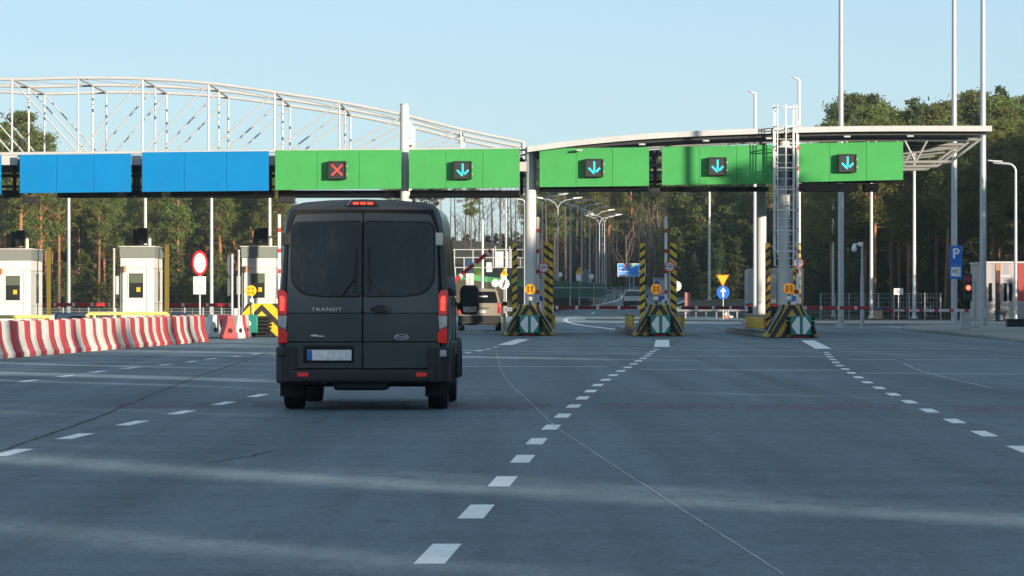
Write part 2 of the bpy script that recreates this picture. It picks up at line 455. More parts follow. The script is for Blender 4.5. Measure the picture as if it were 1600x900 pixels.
def dashes(pix, width, dl, thick=None):
    qs = []; c = [gp(*p) for p in pix]
    def at(i):
        a, b = c[max(i-1,0)], c[min(i+1,len(c)-1)]
        return (b-a).normalized()
    for i, p in enumerate(c):
        d = at(i); n = Vector((1, 0))
        qs.append([p - d*dl/2 - n*width/2, p - d*dl/2 + n*width/2, p + d*dl/2 + n*width/2, p + d*dl/2 - n*width/2])
    return qs
def resample(pix, period):
    """points every `period` metres along the ground line through the pixels"""
    c = [gp(*p) for p in pix]; out = []; acc = 0.0; out.append(c[0])
    for a, b in zip(c, c[1:]):
        L = (b-a).length; t = period - acc
        while t <= L:
            out.append(a + (b-a)*(t/L)); t += period
        acc = (acc + L) % period
    return out
def dash_pts(c, width, dl):
    qs = []
    for i, p in enumerate(c):
        d = (c[min(i+1,len(c)-1)] - c[max(i-1,0)]).normalized(); n = Vector((1,0))
        qs.append([p - d*dl/2 - n*width/2, p - d*dl/2 + n*width/2, p + d*dl/2 + n*width/2, p + d*dl/2 - n*width/2])
    return qs
Lmid = [(685,865),(745,799),(786,752),(816,718),(838,690),(861,668),(878,651),(894,637),(907,625),(922,612),(932,603),(955,588),(975,577),(985,572),(1001,562),(1010,557),(1017,551),(1025,546)]
Lleft = [(18,707),(120,681),(212,660),(290,643),(355,629),(408,617),(560,585),(660,565),(722,553),(754,547),(780,541)]
Lleft2 = [(45,595),(107,587),(160,580),(212,574),(256,570),(300,565),(335,560),(370,557),(400,553)]
Lright = [(1598,702),(1543,680),(1499,661),(1460,645),(1430,632),(1404,620),(1365,602),(1350,595),(1310,570),(1297,558),(1290,549)]
quads = []
for L_ in (Lmid, Lleft, Lleft2, Lright): quads += dash_pts(resample(L_, 4.05), 0.155, 1.6)
# dashes nearer than the picture's lower edge carry on towards the viewer
for Zn in (16.2, 12.15): quads += dash_pts([Vector((-0.52 - (20.2-Zn)*0.03, Zn))], 0.155, 1.6)
# thick nose lines ahead of the islands
for a, b in (((789,539),(818,530)), ((1034,542),(1035,531)), ((1287,545),(1262,532))):
    p, q = gp(*a), gp(*b); n = Vector((0.22,0))
    quads.append([p-n, p+n, q+n, q-n])
mark_mesh('road_markings', quads, M_mark)
# transverse strips: thin worn white bars over each lane
bars = []
for y, x0, x1, w in ((572.5,705,950,.5),(552.5,745,998,.55),(544,782,1010,.55),(539,806,1015,.5),(535.5,820,1018,.5),(532.5,828,1018,.5),
                     (577,1000,1090,.5),(578,1105,1310,.5),(556.5,1027,1290,.55),(547,1045,1280,.5),(541,1052,1255,.5),(537.5,1056,1250,.5),(533.5,1062,1250,.5),
                     (583,1345,1442,.5),(584,1445,1640,.5),(561.5,1325,1400,.5),(562,1415,1560,.5),(553,1325,1440,.5),(549,1310,1420,.4),(544,1300,1530,.5),(540,1300,1500,.45),(536.5,1300,1490,.45),
                     (568.5,310,430,.5),(556,300,560,.4),(548,240,450,.5),(540,300,560,.45),(566,-20,232,.5),(583,-40,140,.4),(536,330,600,.4),(532,350,620,.4)):
    a, b = gp(x0, y), gp(x1, y + 0.008*(x1-x0)*0.3); h = Vector((0, w/2))
    bars.append([a-h, b-h, b+h, a+h])
mark_mesh('transverse_markings', bars, M_thin)
# faded red band across the lanes and other worn streaks : patchy paint that lets the asphalt through
def faded(name, col, amount):
    m = bpy.data.materials.new(name); m.use_nodes = True
    nt = m.node_tree; b = nt.nodes['Principled BSDF']; b.inputs['Roughness'].default_value = 0.75
    b.inputs['Base Color'].default_value = (*col, 1)
    tc = nt.nodes.new('ShaderNodeTexCoord'); n = nt.nodes.new('ShaderNodeTexNoise'); n.inputs['Scale'].default_value = 2.2; n.inputs['Detail'].default_value = 9; n.inputs['Roughness'].default_value = 0.75
    mp = nt.nodes.new('ShaderNodeMapping'); mp.inputs['Scale'].default_value = (1.6, 0.35, 1)
    nt.links.new(tc.outputs['Object'], mp.inputs[0]); nt.links.new(mp.outputs[0], n.inputs['Vector'])
    r = nt.nodes.new('ShaderNodeValToRGB'); r.color_ramp.elements[0].position = 0.40; r.color_ramp.elements[1].position = 0.62
    r.color_ramp.elements[0].color = (0,0,0,1); r.color_ramp.elements[1].color = (amount,)*3 + (1,)
    nt.links.new(n.outputs['Fac'], r.inputs[0]); nt.links.new(r.outputs[0], b.inputs['Alpha'])
    return m
M_fred = faded('faded_red_paint', (0.25, 0.150, 0.195), 0.7)
qs = []
for x0, x1, y0, y1 in ((708,862,641,631),(935,1148,640,630),(1166,1408,641,631),(1490,1640,644,634),(180,330,637,629),(395,640,636,627)):
    a, b, c, d = gp(x0, y0), gp(x1, y0), gp(x1, y1), gp(x0, y1); qs.append([a, b, c, d])
mark_mesh('faded_red_markings', qs, M_fred, 0.001)
M_crack_w = M('pale_joint_sealant', (0.44,0.46,0.46), 0.8, var=0.3, scale=6)
M_crack_d = M('dark_joint_crack', (0.03,0.03,0.03), 0.9, var=0.3, scale=6)
def crack(name, pix, w, mat, z, seed=1, jit=0.03):
    rnd = random.Random(seed); c = [gp(*p) for p in pix]; pts = []
    for a, b in zip(c, c[1:]):
        n = max(2, int((b-a).length / 0.5))
        pts += [a + (b-a)*(k/n) for k in range(n)]
    pts.append(c[-1]); vs = []
    for p in pts:
        o = rnd.uniform(-jit, jit); ww = w * rnd.uniform(0.6, 1.3)
        vs += [(p.x+o-ww/2, p.y, z), (p.x+o+ww/2, p.y, z)]
    struct(MB().add(vs, [(2*i, 2*i+1, 2*i+3, 2*i+2) for i in range(len(pts)-1)]).build(name, mat, smooth=False))
def smooth_pix(p, n=6):
    out = []
    for i in range(len(p)-1):
        q = [p[max(i-1,0)], p[i], p[i+1], p[min(i+2,len(p)-1)]]
        for k in range(n):
            t = k/n
            out.append(tuple(0.5*((2*q[1][j]) + (-q[0][j]+q[2][j])*t + (2*q[0][j]-5*q[1][j]+4*q[2][j]-q[3][j])*t*t + (-q[0][j]+3*q[1][j]-3*q[2][j]+q[3][j])*t**3) for j in range(2)))
    return out + [p[-1]]
crack('pale_road_joint', smooth_pix([(778,545),(778,560),(785,582),(803,606),(830,630),(870,668),(910,694),(960,728),(1010,760),(1075,802),(1150,850),(1225,898)]), 0.011, M_crack_w, 0.0022, 1, 0.004)
crack('pale_road_joint', smooth_pix([(1412,568),(1440,580),(1480,590),(1548,606)]), 0.035, M_crack_w, 0.0022, 2, 0.01)
crack('dark_road_crack', smooth_pix([(-20,712),(60,684),(130,660),(215,626),(300,592),(415,553)]), 0.05, M_crack_d, 0.0012, 3, 0.02)
crack('dark_road_crack', [(330,723),(375,716),(395,710),(440,703)], 0.05, M_crack_d, 0.0012, 4, 0.06)
# pale oblique tyre-worn band
a = [gp(*p) for p in ((1058,551),(1070,551),(1245,602),(1215,602))]
mark_mesh('worn_band_markings', [[a[3], a[2], a[1], a[0]], [gp(1215,602), gp(1245,602), gp(1660,692), gp(1600,692)]], faded('faded_pale_paint', (0.22,0.22,0.22), 0.45), 0.0007)
# lines of the motorway
v, f = strip(CL, -0.96, -0.90, 0.026); struct(MB().add(v, f).build('motorway_edge_markings', M_mark, ang=3))
v, f = strip(CL[2:], 0.90, 0.96, 0.026); struct(MB().add(v, f).build('motorway_edge_markings', M_mark, ang=3))
v, f = strip(CL[1:], -0.02, 0.03, 0.026); fs = [q for i, q in enumerate(f) if (i // 3) % 3 == 0]
struct(MB().add(v, fs).build('motorway_lane_markings', M_mark, ang=3))
arc = smooth_pix([(978,516.5),(940,512),(905,507.5),(886,502.5),(885,498),(902,495.2),(935,493.4),(965,492.5)])
crack('curved_road_markings', arc, 0.32, M_mark, 0.0018, 5, 0.0)
crack('curved_road_markings', smooth_pix([(868,492.2),(880,491.6),(900,490.8),(930,490.2)]), 0.4, M_mark, 0.0018, 6, 0.0)
# pavement, kerb and parking bay at the far side of the plaza
pv = [gp(1640,541), gp(1600,535.5), gp(1540,528.5), gp(1480,522.5), gp(1430,518.2), gp(1408,515.2), gp(1418,512.4), gp(1470,510.5)]
poly = [(p.x, p.y) for p in pv] + [(26,196),(26,110)]
def grow(poly, d):
    c = Vector((sum(p[0] for p in poly)/len(poly), sum(p[1] for p in poly)/len(poly)))
    return [tuple(c + (Vector(p)-c)*(1 + d/(Vector(p)-c).length)) for p in poly]
struct(MB().prism_z(grow(poly, 0.16), 0.0, 0.118).build('kerb', M_kerb, smooth=False, bevel=0.02))
struct(MB().prism_z(poly, 0.002, 0.122).build('pavement', M_pave, smooth=False))
far = [(13.2,226),(12.6,213),(14.2,209),(20,202),(24,199),(40,203),(40,228),(22,236)]
struct(MB().prism_z(far, 0.0, 0.12).build('pavement', M_pave, smooth=False))
sheet('parking_bay', [(gp(1392,511.5).x, gp(1392,511.5).y), (18.4,190), (22.5,190), (27,198), (27,207), (21,206), (17.8,198)], 0.006, M_bay)
med = [gp(1500,505)]
# traffic island strip beyond the booths (kerbed) at mid field
struct(MB().prism_z([(4.9,263),(10.6,250),(16.2,232),(16.4,236),(11,256),(5.2,270)], 0.0, 0.13).build('kerb', M_kerb, smooth=False))
# ================================================================== GANTRY
GZ = 150.0
# x helper at the gantry plane
def X(px): return gx(px, GZ)
def Zy(py): return gz(py, GZ)
PLN = (0.0, 5.2, 10.4)                     # depth of the three parallel trusses
top_pts = [(-190,122),(-85,120.5),(18.7,125),(122,122.5),(223,124),(326,131),(429,145),(530,160.5),(632,181),(720,203),(818,223)]
def top_y(px):
    for a, b in zip(top_pts, top_pts[1:]):
        if a[0] <= px <= b[0]: return a[1] + (b[1]-a[1])*(px-a[0])/(b[0]-a[0])
def bot_y(px): return 240.5 - 6.5*(px/632.0) if px < 632 else 234.0 - 1.0*(px-632)/190.0
nodes = [-190,-85,18.7,122,223,326,429,530,632,720]
troot = thing('roof_truss', 'white arched steel truss roof spanning above the blue and green lane panels', 'truss', (0, GZ, 0))
for dpt in PLN:
    c = MB(); fine = smooth_pix([(X(p[0]), Zy(p[1]-1)) for p in top_pts], 3)
    c.path([(x, dpt, z) for x, z in fine], 0.065, 10)
    c.build('top_chord', steel_white, troot)
    b = MB(); b.path([(X(p), dpt, Zy(bot_y(p))) for p in (-190, 0, 200, 420, 632, 822)], 0.07, 10)
    b.build('bottom_chord', steel_white, troot)
    for n_ in nodes:
        if n_ == 632: continue
        MB().tube((X(n_), dpt, Zy(bot_y(n_))), (X(n_), dpt, Zy(top_y(n_))), 0.039, n=8).build('vertical_strut', steel_white, troot)
    for a, b_ in zip(nodes, nodes[1:]):
        if b_ <= 122: p, q = (a, top_y(a)), (b_, bot_y(b_))
        else: p, q = (a, bot_y(a)), (b_, top_y(b_))
        MB().tube((X(p[0]), dpt, Zy(p[1])), (X(q[0]), dpt, Zy(q[1])), 0.031, n=8).build('diagonal_strut', steel_white, troot)
    MB().tube((X(818), dpt, Zy(223)), (X(818), dpt, Zy(236)), 0.1, n=10).build('vertical_strut', steel_white, troot)
for n_ in nodes + [818]:
    t_ = top_y(n_) if n_ < 818 else 223
    MB().tube((X(n_), 0, Zy(t_)+.02), (X(n_), PLN[2], Zy(t_)+.02), 0.05, n=8).build('cross_member', steel_white, troot)
for a, b_ in zip(nodes, nodes[1:]):
    MB().tube((X(a), 0, Zy(top_y(a))), (X(b_), PLN[1], Zy(top_y(b_))), 0.02, n=6).build('bracing_rod', galv, troot)
# columns
def column(px, ytop, dpt, label, r=0.165, mat=None):
    o = thing('gantry_column', label, 'column', (X(px), GZ+dpt, 0), 'columns under the gantry')
    zt = Zy(ytop)
    MB().tube((0,0,0.2), (0,0,zt), r, n=24).build('shaft', mat or M('column_white',(0.66,0.65,0.62),.4,var=.06,grime=.15), o)
    MB().tube((0,0,zt+.001), (0,0,zt+0.04), r*1.02, n=24).build('cap', galv, o)
    MB().box(-r*1.8, r*1.8, -r*1.8, r*1.8, 0.15, 0.2).build('base_plate', galv, o)
    return o
column(632, 164, -0.02, 'white round steel column that rises through the arched truss in front')
column(632, 181, PLN[1], 'white round column behind the tall front column, middle of the arched truss', 0.16)
column(632, 181, PLN[2], 'white round column at the back side of the arched truss', 0.16)
M_col = M('column_paint', (0.62,0.62,0.60), 0.5, var=0.08, scale=1.0, grime=0.3)
column(829, 231, 0.05, 'thick pale column where arched truss meets the flat canopy', 0.215, M_col)
column(1226, 205, 0.35, 'thick pale column behind the caged ladder under the canopy', 0.225, M_col)
column(1204, 205, 5.6, 'darker second column behind the caged ladder', 0.2, M_col)
# dark ceiling and service ducts behind the panels
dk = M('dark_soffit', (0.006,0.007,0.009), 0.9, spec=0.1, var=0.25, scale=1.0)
svc = thing('service_walkway', 'dark service walkway and duct boxes hanging under the arched truss behind the panels', 'walkway', (0, GZ, 0))
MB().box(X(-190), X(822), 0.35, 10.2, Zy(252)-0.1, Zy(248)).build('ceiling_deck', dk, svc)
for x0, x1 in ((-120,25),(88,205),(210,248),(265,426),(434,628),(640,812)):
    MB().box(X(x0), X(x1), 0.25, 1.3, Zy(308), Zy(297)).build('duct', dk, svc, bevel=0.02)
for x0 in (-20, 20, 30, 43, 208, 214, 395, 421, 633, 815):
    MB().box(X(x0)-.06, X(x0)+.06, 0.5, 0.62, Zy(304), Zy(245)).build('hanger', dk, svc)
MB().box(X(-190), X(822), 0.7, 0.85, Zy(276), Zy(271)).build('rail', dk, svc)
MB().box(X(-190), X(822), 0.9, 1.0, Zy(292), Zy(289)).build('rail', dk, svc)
for px_ in (47, 448):
    MB().box(X(px_)-0.3, X(px_)+0.3, 0.05, 0.6, Zy(317), Zy(307)).build('junction_box', blackp, svc, bevel=0.02)
for px_, w in ((14,26),(213,15),(425,12),(632,16),(817,14)):
    MB().box(X(px_-w/2), X(px_+w/2), -0.1, 0.3, Zy(258 if px_ < 630 else 268), Zy(243 if px_ < 630 else 253)).build('bracket_plate', steel_white, svc, bevel=0.01)
# coloured lane panels
M_green = M('panel_green', (0.055,0.33,0.088), 0.65, spec=0.2, var=0.08, scale=0.9, grime=0.13)
M_blue = M('panel_blue', (0.001,0.19,0.47), 0.7, spec=0.12, var=0.08, scale=0.9, grime=0.10)
M_seam = M('panel_seam', (0.01,0.06,0.02), 0.7, var=0.0)
M_cy = M('cyan_led', (0.01,0.10,0.10), 0.4, var=0, emit=(0.02,0.80,0.78), estr=1.0)
M_rd = M('red_led', (0.12,0.01,0.01), 0.4, var=0, emit=(1.0,0.07,0.05), estr=1.0)
M_lensblk = M('signal_face', (0.035,0.032,0.030), 0.35, var=0.3, scale=40)
def panel(x0, x1, yt0, yt1, yb0, yb1, mat, label, signal=None, spx=None, spy=None):
    xc = (x0+x1)/2
    o = thing('lane_sign', label, 'sign panel', (X(xc), GZ-0.62, 0), 'coloured panels along the gantry')
    sc = (GZ-0.62)/FPX
    def lx(px): return (px-800)*sc - X(xc)
    def lz(py): return CH + (HZ-py)*sc
    n = 3
    for k in range(n):
        a, b = x0+(x1-x0)*k/n, x0+(x1-x0)*(k+1)/n
        g = 0.0045
        def yt(p): return yt0+(yt1-yt0)*(p-x0)/(x1-x0)
        def yb(p): return yb0+(yb1-yb0)*(p-x0)/(x1-x0)
        MB().prism([(lx(a)+(g if k else 0), lz(yb(a))), (lx(b)-(g if k < n-1 else 0), lz(yb(b))), (lx(b)-(g if k < n-1 else 0), lz(yt(b))), (lx(a)+(g if k else 0), lz(yt(a)))], -0.05, 0.05).build('face_sheet', mat, o, bevel=0.006)
    MB().prism([(lx(x0)+.05, lz(yb0)+.05), (lx(x1)-.05, lz(yb1)+.05), (lx(x1)-.05, lz(yt1)-.05), (lx(x0)+.05, lz(yt0)-.05)], 0.052, 0.20).build('back_frame', dk, o)
    for px_ in (x0+(x1-x0)*0.2, x0+(x1-x0)*0.8):
        MB().box(lx(px_)-.05, lx(px_)+.05, 0.205, 0.9, lz((yt0+yb0)/2)-.05, lz((yt0+yb0)/2)+.05).build('bracket', dk, o)
    if signal: signalbox(signal, spx, spy)
    return o
def signalbox(kind, px, py):
    Zs = GZ-0.62-0.06-0.15
    lab = {'x': 'square lane signal showing a red cross on the green panel', 'a': ''}[kind[0]]
    lab = kind[1] if kind[1] else lab
    o = thing('lane_signal', lab, 'lane signal', tuple(P(px, py, Zs)), 'lane signals on the green panels')
    h = 0.345
    MB().box(-h, h, -0.14, 0.15, -h, h).build('housing', blackp, o, bevel=0.015)
    fr = MB(); w = 0.05
    fr.box(-h+.01, h-.01, -0.20, -0.141, h-w, h-.01).box(-h+.01, h-.01, -0.20, -0.141, -h+.01, -h+w).box(-h+.01, -h+w, -0.20, -0.141, -h+w+.001, h-w-.001).box(h-w, h-.01, -0.20, -0.141, -h+w+.001, h-w-.001)
    fr.build('bezel', blackp, o)
    MB().box(-h+w+.002, h-w-.002, -0.150, -0.142, -h+w+.002, h-w-.002).build('display', M_lensblk, o)
    s = MB()
    def bar(a, b, t):
        a, b = Vector((a[0],0,a[1])), Vector((b[0],0,b[1])); d = (b-a).normalized(); n = Vector((-d.z,0,d.x))
        s.obox((a+b)/2 + Vector((0,-0.156,0)), (b-a)/2, (0,0.0025,0), n*t/2)
    if kind[0] == 'x':
        bar((-.2,-.2),(.2,.2),.065); bar((-.2,.2),(-.026,.026),.065); bar((.026,-.026),(.2,-.2),.065)
        s.build('red_cross', M_rd, o, smooth=False)
    else:
        bar((0,-.12),(0,.25),.07); bar((-.215,.0),(0.0,-.215),.075); bar((0.054,-.161),(.215,.0),.075)
        s.build('down_arrow', M_cy, o, smooth=False)
    [MB().box(h+.002, h+.04, -0.1, -0.04, q_-.03, q_+.03).build('latch', galv, o) for q_ in (-.15,.15)]
panel(-165,2,243,243,304,304, M_blue, 'blue panel cut off by the edge of the picture, before the first gap')
panel(31,205,242,240,302,300, M_blue, 'wide plain blue panel beside the cut-off one')
panel(222,420,238,236,300,298, M_blue, 'wide plain blue panel next to the green ones')
panel(430,627,235,234,297,295, M_green, 'green panel that carries the red cross signal', ('x',''), 527, 266)
panel(639,812,234,232,295,293, M_green, 'green panel between the tall white column and the thick pale column', ('a','lane signal with cyan down arrow between the tall white column and pale column'), 723, 266)
panel(843,1014,232,230,292.5,290.5, M_green, 'green panel just past the thick pale column under the start of the canopy', ('a','lane signal with cyan down arrow just past the thick pale column'), 928.5, 262.5)
panel(1034,1209,229.5,226,289.5,287, M_green, 'green panel crossed by a pole shadow beside the caged ladder', ('a','lane signal with cyan down arrow next to a pole shadow on the panel'), 1121, 260)
panel(1239,1411,224.5,221,285,281, M_green, 'green panel at the canopy end past the caged ladder', ('a','bright lane signal with down arrow on the panel nearest the canopy end'), 1324, 255)
# canopy
croot = thing('canopy', 'long thin canopy roof with pale edge curving up over the green panels', 'canopy', (0, GZ, 0))
edge = smooth_pix([(824,229),(900,219),(1000,209.5),(1100,203.8),(1200,200),(1300,197.5),(1400,196.5),(1546,196.5)], 5)
def roofline(px):
    for a, b in zip(edge, edge[1:]):
        if a[0] <= px <= b[0]+1e-6: return a[1] + (b[1]-a[1])*(px-a[0])/(b[0]-a[0])
    return edge[-1][1]
YF, YB = -1.05, 9.5
def cz(px, y): return CH + (HZ-roofline(px))*(GZ+YF)/FPX - 0.0*y
def cx(px): return (px-800)*(GZ+YF)/FPX
E = [(cx(p), cz(p, 0)) for p, _ in edge]
fas = MB(); fas.loft([[(x, YF, z), (x, YF, z-0.21), (x, YF+0.12, z-0.21), (x, YF+0.12, z)] for x, z in E]); fas.build('fascia', steel_white, croot)
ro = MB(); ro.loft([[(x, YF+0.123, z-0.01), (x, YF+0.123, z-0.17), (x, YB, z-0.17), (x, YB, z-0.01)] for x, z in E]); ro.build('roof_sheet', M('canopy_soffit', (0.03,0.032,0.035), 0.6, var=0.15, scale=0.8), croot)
gl = MB(); gl.loft([[(x, YF+0.4, z-0.172), (x, YF+0.4, z-0.34), (x, YF+0.52, z-0.34), (x, YF+0.52, z-0.172)] for x, z in E[2:]]); gl.build('edge_beam', darkm, croot)
end = E[-1]
MB().box(end[0]+.002, end[0]+0.1, YF, YB, end[1]-0.21, end[1]).build('fascia', steel_white, croot)
def trz(px): return Zy(252 + 0.012*(1490-px))
grey = M('truss_grey', (0.30,0.31,0.31), 0.45, var=0.1, metal=0.2)
for dpt in (0.35, 5.2, 9.0):
    lo = MB().path([(X(p), dpt, trz(p)) for p in (845, 1100, 1300, 1487)], 0.07, 10); lo.build('bottom_chord', grey, croot)
    up = MB().path([(X(p), dpt, cz(p, 0)-0.46) for p in (960, 1100, 1200, 1300, 1400, 1530)], 0.07, 10); up.build('top_chord', grey, croot)
    for px_ in range(880, 1460, 46):
        zt = cz(px_, 0)-0.46
        if zt - trz(px_) < 0.15: continue
        MB().tube((X(px_), dpt, trz(px_)), (X(px_-18), dpt, zt), 0.045, n=8).build('web_strut', grey, croot)
        MB().tube((X(px_), dpt, trz(px_)), (X(px_+19), dpt, zt), 0.045, n=8).build('web_strut', grey, croot)
    MB().tube((X(1487), dpt, trz(1487)), (X(1538), dpt, cz(1538,0)-0.36), 0.06, n=8).build('end_brace', grey, croot)
    MB().tube((X(1410), dpt, Zy(240)), (X(1500), dpt, Zy(230)), 0.04, n=8).build('end_brace', grey, croot)
for px_ in (860, 1020, 1205, 1390):
    MB().tube((X(px_), 0.35, trz(px_)), (X(px_), 9.0, trz(px_)), 0.06, n=8).build('cross_beam', grey, croot)
for a_, b_ in ((843,1012),(1034,1200),(1243,1340),(1350,1372)):
    MB().box(X(a_), X(b_), -0.2, 0.7, Zy(299), Zy(292 if a_ < 1240 else 287)).build('duct', dk, croot, bevel=0.02)
for px_ in (1024, 1238):
    MB().box(X(px_)-.22, X(px_)+.22, -0.1, 0.5, Zy(302), Zy(289)).build('junction_box', blackp, croot, bevel=0.02)
    MB().box(X(px_)-.06, X(px_)+.06, 0.5, 0.62, Zy(296), Zy(235)).build('hanger', darkm, croot)
MB().box(X(845), X(1400), 0.75, 0.9, Zy(285), Zy(281)).build('rail', dk, croot)
for px_ in (905, 1002, 1101, 1199, 1320, 1418):      # small lamps under the roof
    MB().box(X(px_)-.12, X(px_)+.12, -1.1, -0.9, cz(px_,0)-0.42, cz(px_,0)-0.36).build('downlight', galv, croot)
# caged ladder
lr = thing('caged_ladder', 'galvanised caged access ladder rising above the canopy edge', 'ladder', (X(1225), GZ-1.55, 0))
lw = M('ladder_white', (0.70,0.71,0.70), 0.45, var=0.06, grime=0.15)
z0, z1 = Zy(416), Zy(168)
for sx in (-0.43, 0.28):
    MB().box(sx-.035, sx+.035, 0.36, 0.42, z0, z1).build('rail', lw, lr)
r_ = MB(); zz = z0
while zz < z1-0.9:
    MB().tube((-0.40, 0.39, zz), (0.25, 0.39, zz), 0.015, n=6).build('rung', lw, lr); zz += 0.30
for px_y in (171, 201, 232, 265, 298, 330, 362, 394):
    zc = Zy(px_y)
    h = MB(); pts = [(-0.45, 0.36, zc)] + [(-0.06+0.44*math.cos(t), 0.0+0.42*math.sin(t)*-1+0.0, zc) for t in np.linspace(math.pi, 0, 9)] + [(0.31, 0.36, zc)]
    h.path(pts, 0.028, 6); h.build('hoop', lw, lr)
for t in np.linspace(math.pi, 0, 5):
    x, y = -0.06+0.44*math.cos(t), -0.42*math.sin(t)-0.035
    MB().box(x-.02, x+.02, y-.008, y+.008, z0+0.4, z1+0.03).build('cage_bar', lw, lr)
for zc in (Zy(205), Zy(260), Zy(320), Zy(385)):
    MB().box(-0.46, -0.38, 0.42, 1.7, zc-.03, zc+.03).build('stay', galv, lr); MB().box(0.24, 0.32, 0.42, 1.7, zc-.03, zc+.03).build('stay', galv, lr)

# tall mast outside the frame whose shadow falls across the green panel
o = thing('lamp_mast','tall mast beyond the picture edge whose shadow crosses a green panel','lamp mast',(24.0,127.4,0))
MB().path([(0,0,0),(0,0,6),(0,0,13)],[.17,.15,.12],14).build('shaft',steel_white,o)
MB().box(-.3,.3,-.3,.3,0,.04).build('base_plate',galv,o)
# ================================================================== TOLL ISLANDS
YB_ = stripe('post_stripes_up', (0.80,0.53,0.025), (0.016,0.016,0.016), (-0.75,0,1), 0.335, 0.58, grime=0.3)
YB2 = stripe('post_stripes_down', (0.80,0.53,0.025), (0.016,0.016,0.016), (0.75,0,1), 0.335, 0.58, grime=0.3)
YB3 = stripe('post_stripes_orange', (0.66,0.34,0.03), (0.016,0.016,0.016), (-0.75,0,1), 0.335, 0.58, grime=0.3)
CHEV = stripe('nose_chevron', (0.50,0.33,0.022), (0.016,0.016,0.016), (1.6,0,1), 0.62, 0.5, absx=True, off=0.871, grime=0.62)
YBLK = stripe('guard_blocks', (0.62,0.37,0.02), (0.05,0.035,0.015), (0,1,0), 0.9, 0.72, grime=0.5)
greenp = M('cushion_green', (0.01,0.21,0.155), 0.45, var=0.1, grime=0.2)
amber = M('amber_lens', (0.85,0.30,0.01), 0.25, var=0.12, scale=20, emit=(1.0,0.35,0.0), estr=0.22)
amber_on = M('amber_lens_lit', (0.85,0.33,0.01), 0.25, var=0.12, scale=20, emit=(1.0,0.42,0.0), estr=0.6)
def nose_mesh():
    """bell-shaped crash nose: wide foot narrowing to a flat top; x = width, z = height, swept back in y"""
    prof = [(0.0,0.90),(0.12,0.88),(0.30,0.80),(0.50,0.68),(0.70,0.55),(0.90,0.43),(1.05,0.385),(1.14,0.37)]
    return prof
def island(px, base_py, label, length, lamp_lit, kind):
    Z0 = CH*FPX/(base_py-HZ)
    x0 = gx(px, Z0)
    o = thing('toll_island', label, 'toll island', (x0, Z0, 0), 'toll islands between the lanes')
    # kerbed body
    MB().prism_z([(-0.86,0.35),(-0.7,0.1),(0.7,0.1),(0.86,0.35),(0.92,length),(-0.92,length)], 0.0, 0.22).build('kerb_base', concrete, o, bevel=0.02)
    prof = nose_mesh()
    n = MB(); rings = []
    for yb, sc, zt in ((0.0,1.0,1.0),(0.22,1.04,1.0),(1.6,1.04,1.0)):
        pts = [(-w*sc, yb + 0.16*(z/1.14)*(1 if yb < .1 else 0), 0.02 + z*zt) for z, w in prof]
        pts2 = [(w*sc, yb + 0.16*(z/1.14)*(1 if yb < .1 else 0), 0.02 + z*zt) for z, w in prof[::-1]]
        rings.append(pts + pts2)
    n.loft(rings); n.build('crash_nose', CHEV, o, bevel=0.02, ang=0.5)
    # metal wing strips on the flanks of the nose
    for s in (-1, 1):
        for off, r in ((0.012, 0.035), (0.09, 0.03)):
            w = MB(); w.path([(s*(wd*1.0 - off + 0.01), -0.012 + 0.16*z/1.14, 0.03+z) for z, wd in prof[1:]], r, 6)
            w.build('flank_rail', concrete if off < .05 else darkm, o)
    # dark bellows and the green end box with a white diamond
    bx = {0: 0.0, 1: 0.03, 2: 0.27}[kind]
    for k in range(4):
        zc = 0.22 + k*0.155
        q = MB(); q.box(bx-0.50, bx+0.50, -0.30, -0.02, zc-0.06, zc+0.06); q.build('rubber_bellow', rubber, o, bevel=0.04)
    MB().box(bx-0.355, bx+0.355, -0.62, -0.31, 0.10, 0.78).build('end_box', greenp, o, bevel=0.03)
    for s in (-1, 1):
        MB().prism([(bx+s*0.055,0.14),(bx+s*0.055,0.73),(bx+s*0.14,0.73),(bx+s*0.325,0.47),(bx+s*0.325,0.40),(bx+s*0.14,0.14)], -0.632, -0.6215).build('white_diamond', signwhite, o, smooth=False)
    MB().box(bx-0.22, bx+0.22, -0.5, -0.1, 0.015, 0.095).build('red_skid', red, o, bevel=0.02)
    # flashing lamp and a pale cap below it
    lx = {0: 0.03, 1: -0.1, 2: -0.09}[kind]
    MB().tube((lx,0.35,1.14), (lx,0.35,1.5), 0.04, n=10).build('lamp_stem', darkm, o)
    l = MB(); l.disc((lx,1.73), 0.19, 0.22, 0.42); L = l.build('flashing_lamp', amber_on if lamp_lit else amber, o, bevel=0.02)
    q = MB()
    for sx in (-1,1):
        q.disc((lx+sx*0.075,1.80), 0.05, 0.212, 0.2185, 12); q.disc((lx+sx*0.075,1.66), 0.05, 0.212, 0.2185, 12)
    q.box(lx-.14, lx+.14, 0.212, 0.2185, 1.715, 1.745)
    q.build('lens_pattern', M('amber_dark', (0.55,0.19,0.01), 0.4), L)
    MB().sphere((lx,0.32,1.37), 0.1, 14).build('reflector_ball', signwhite, o)
    return o, x0, Z0
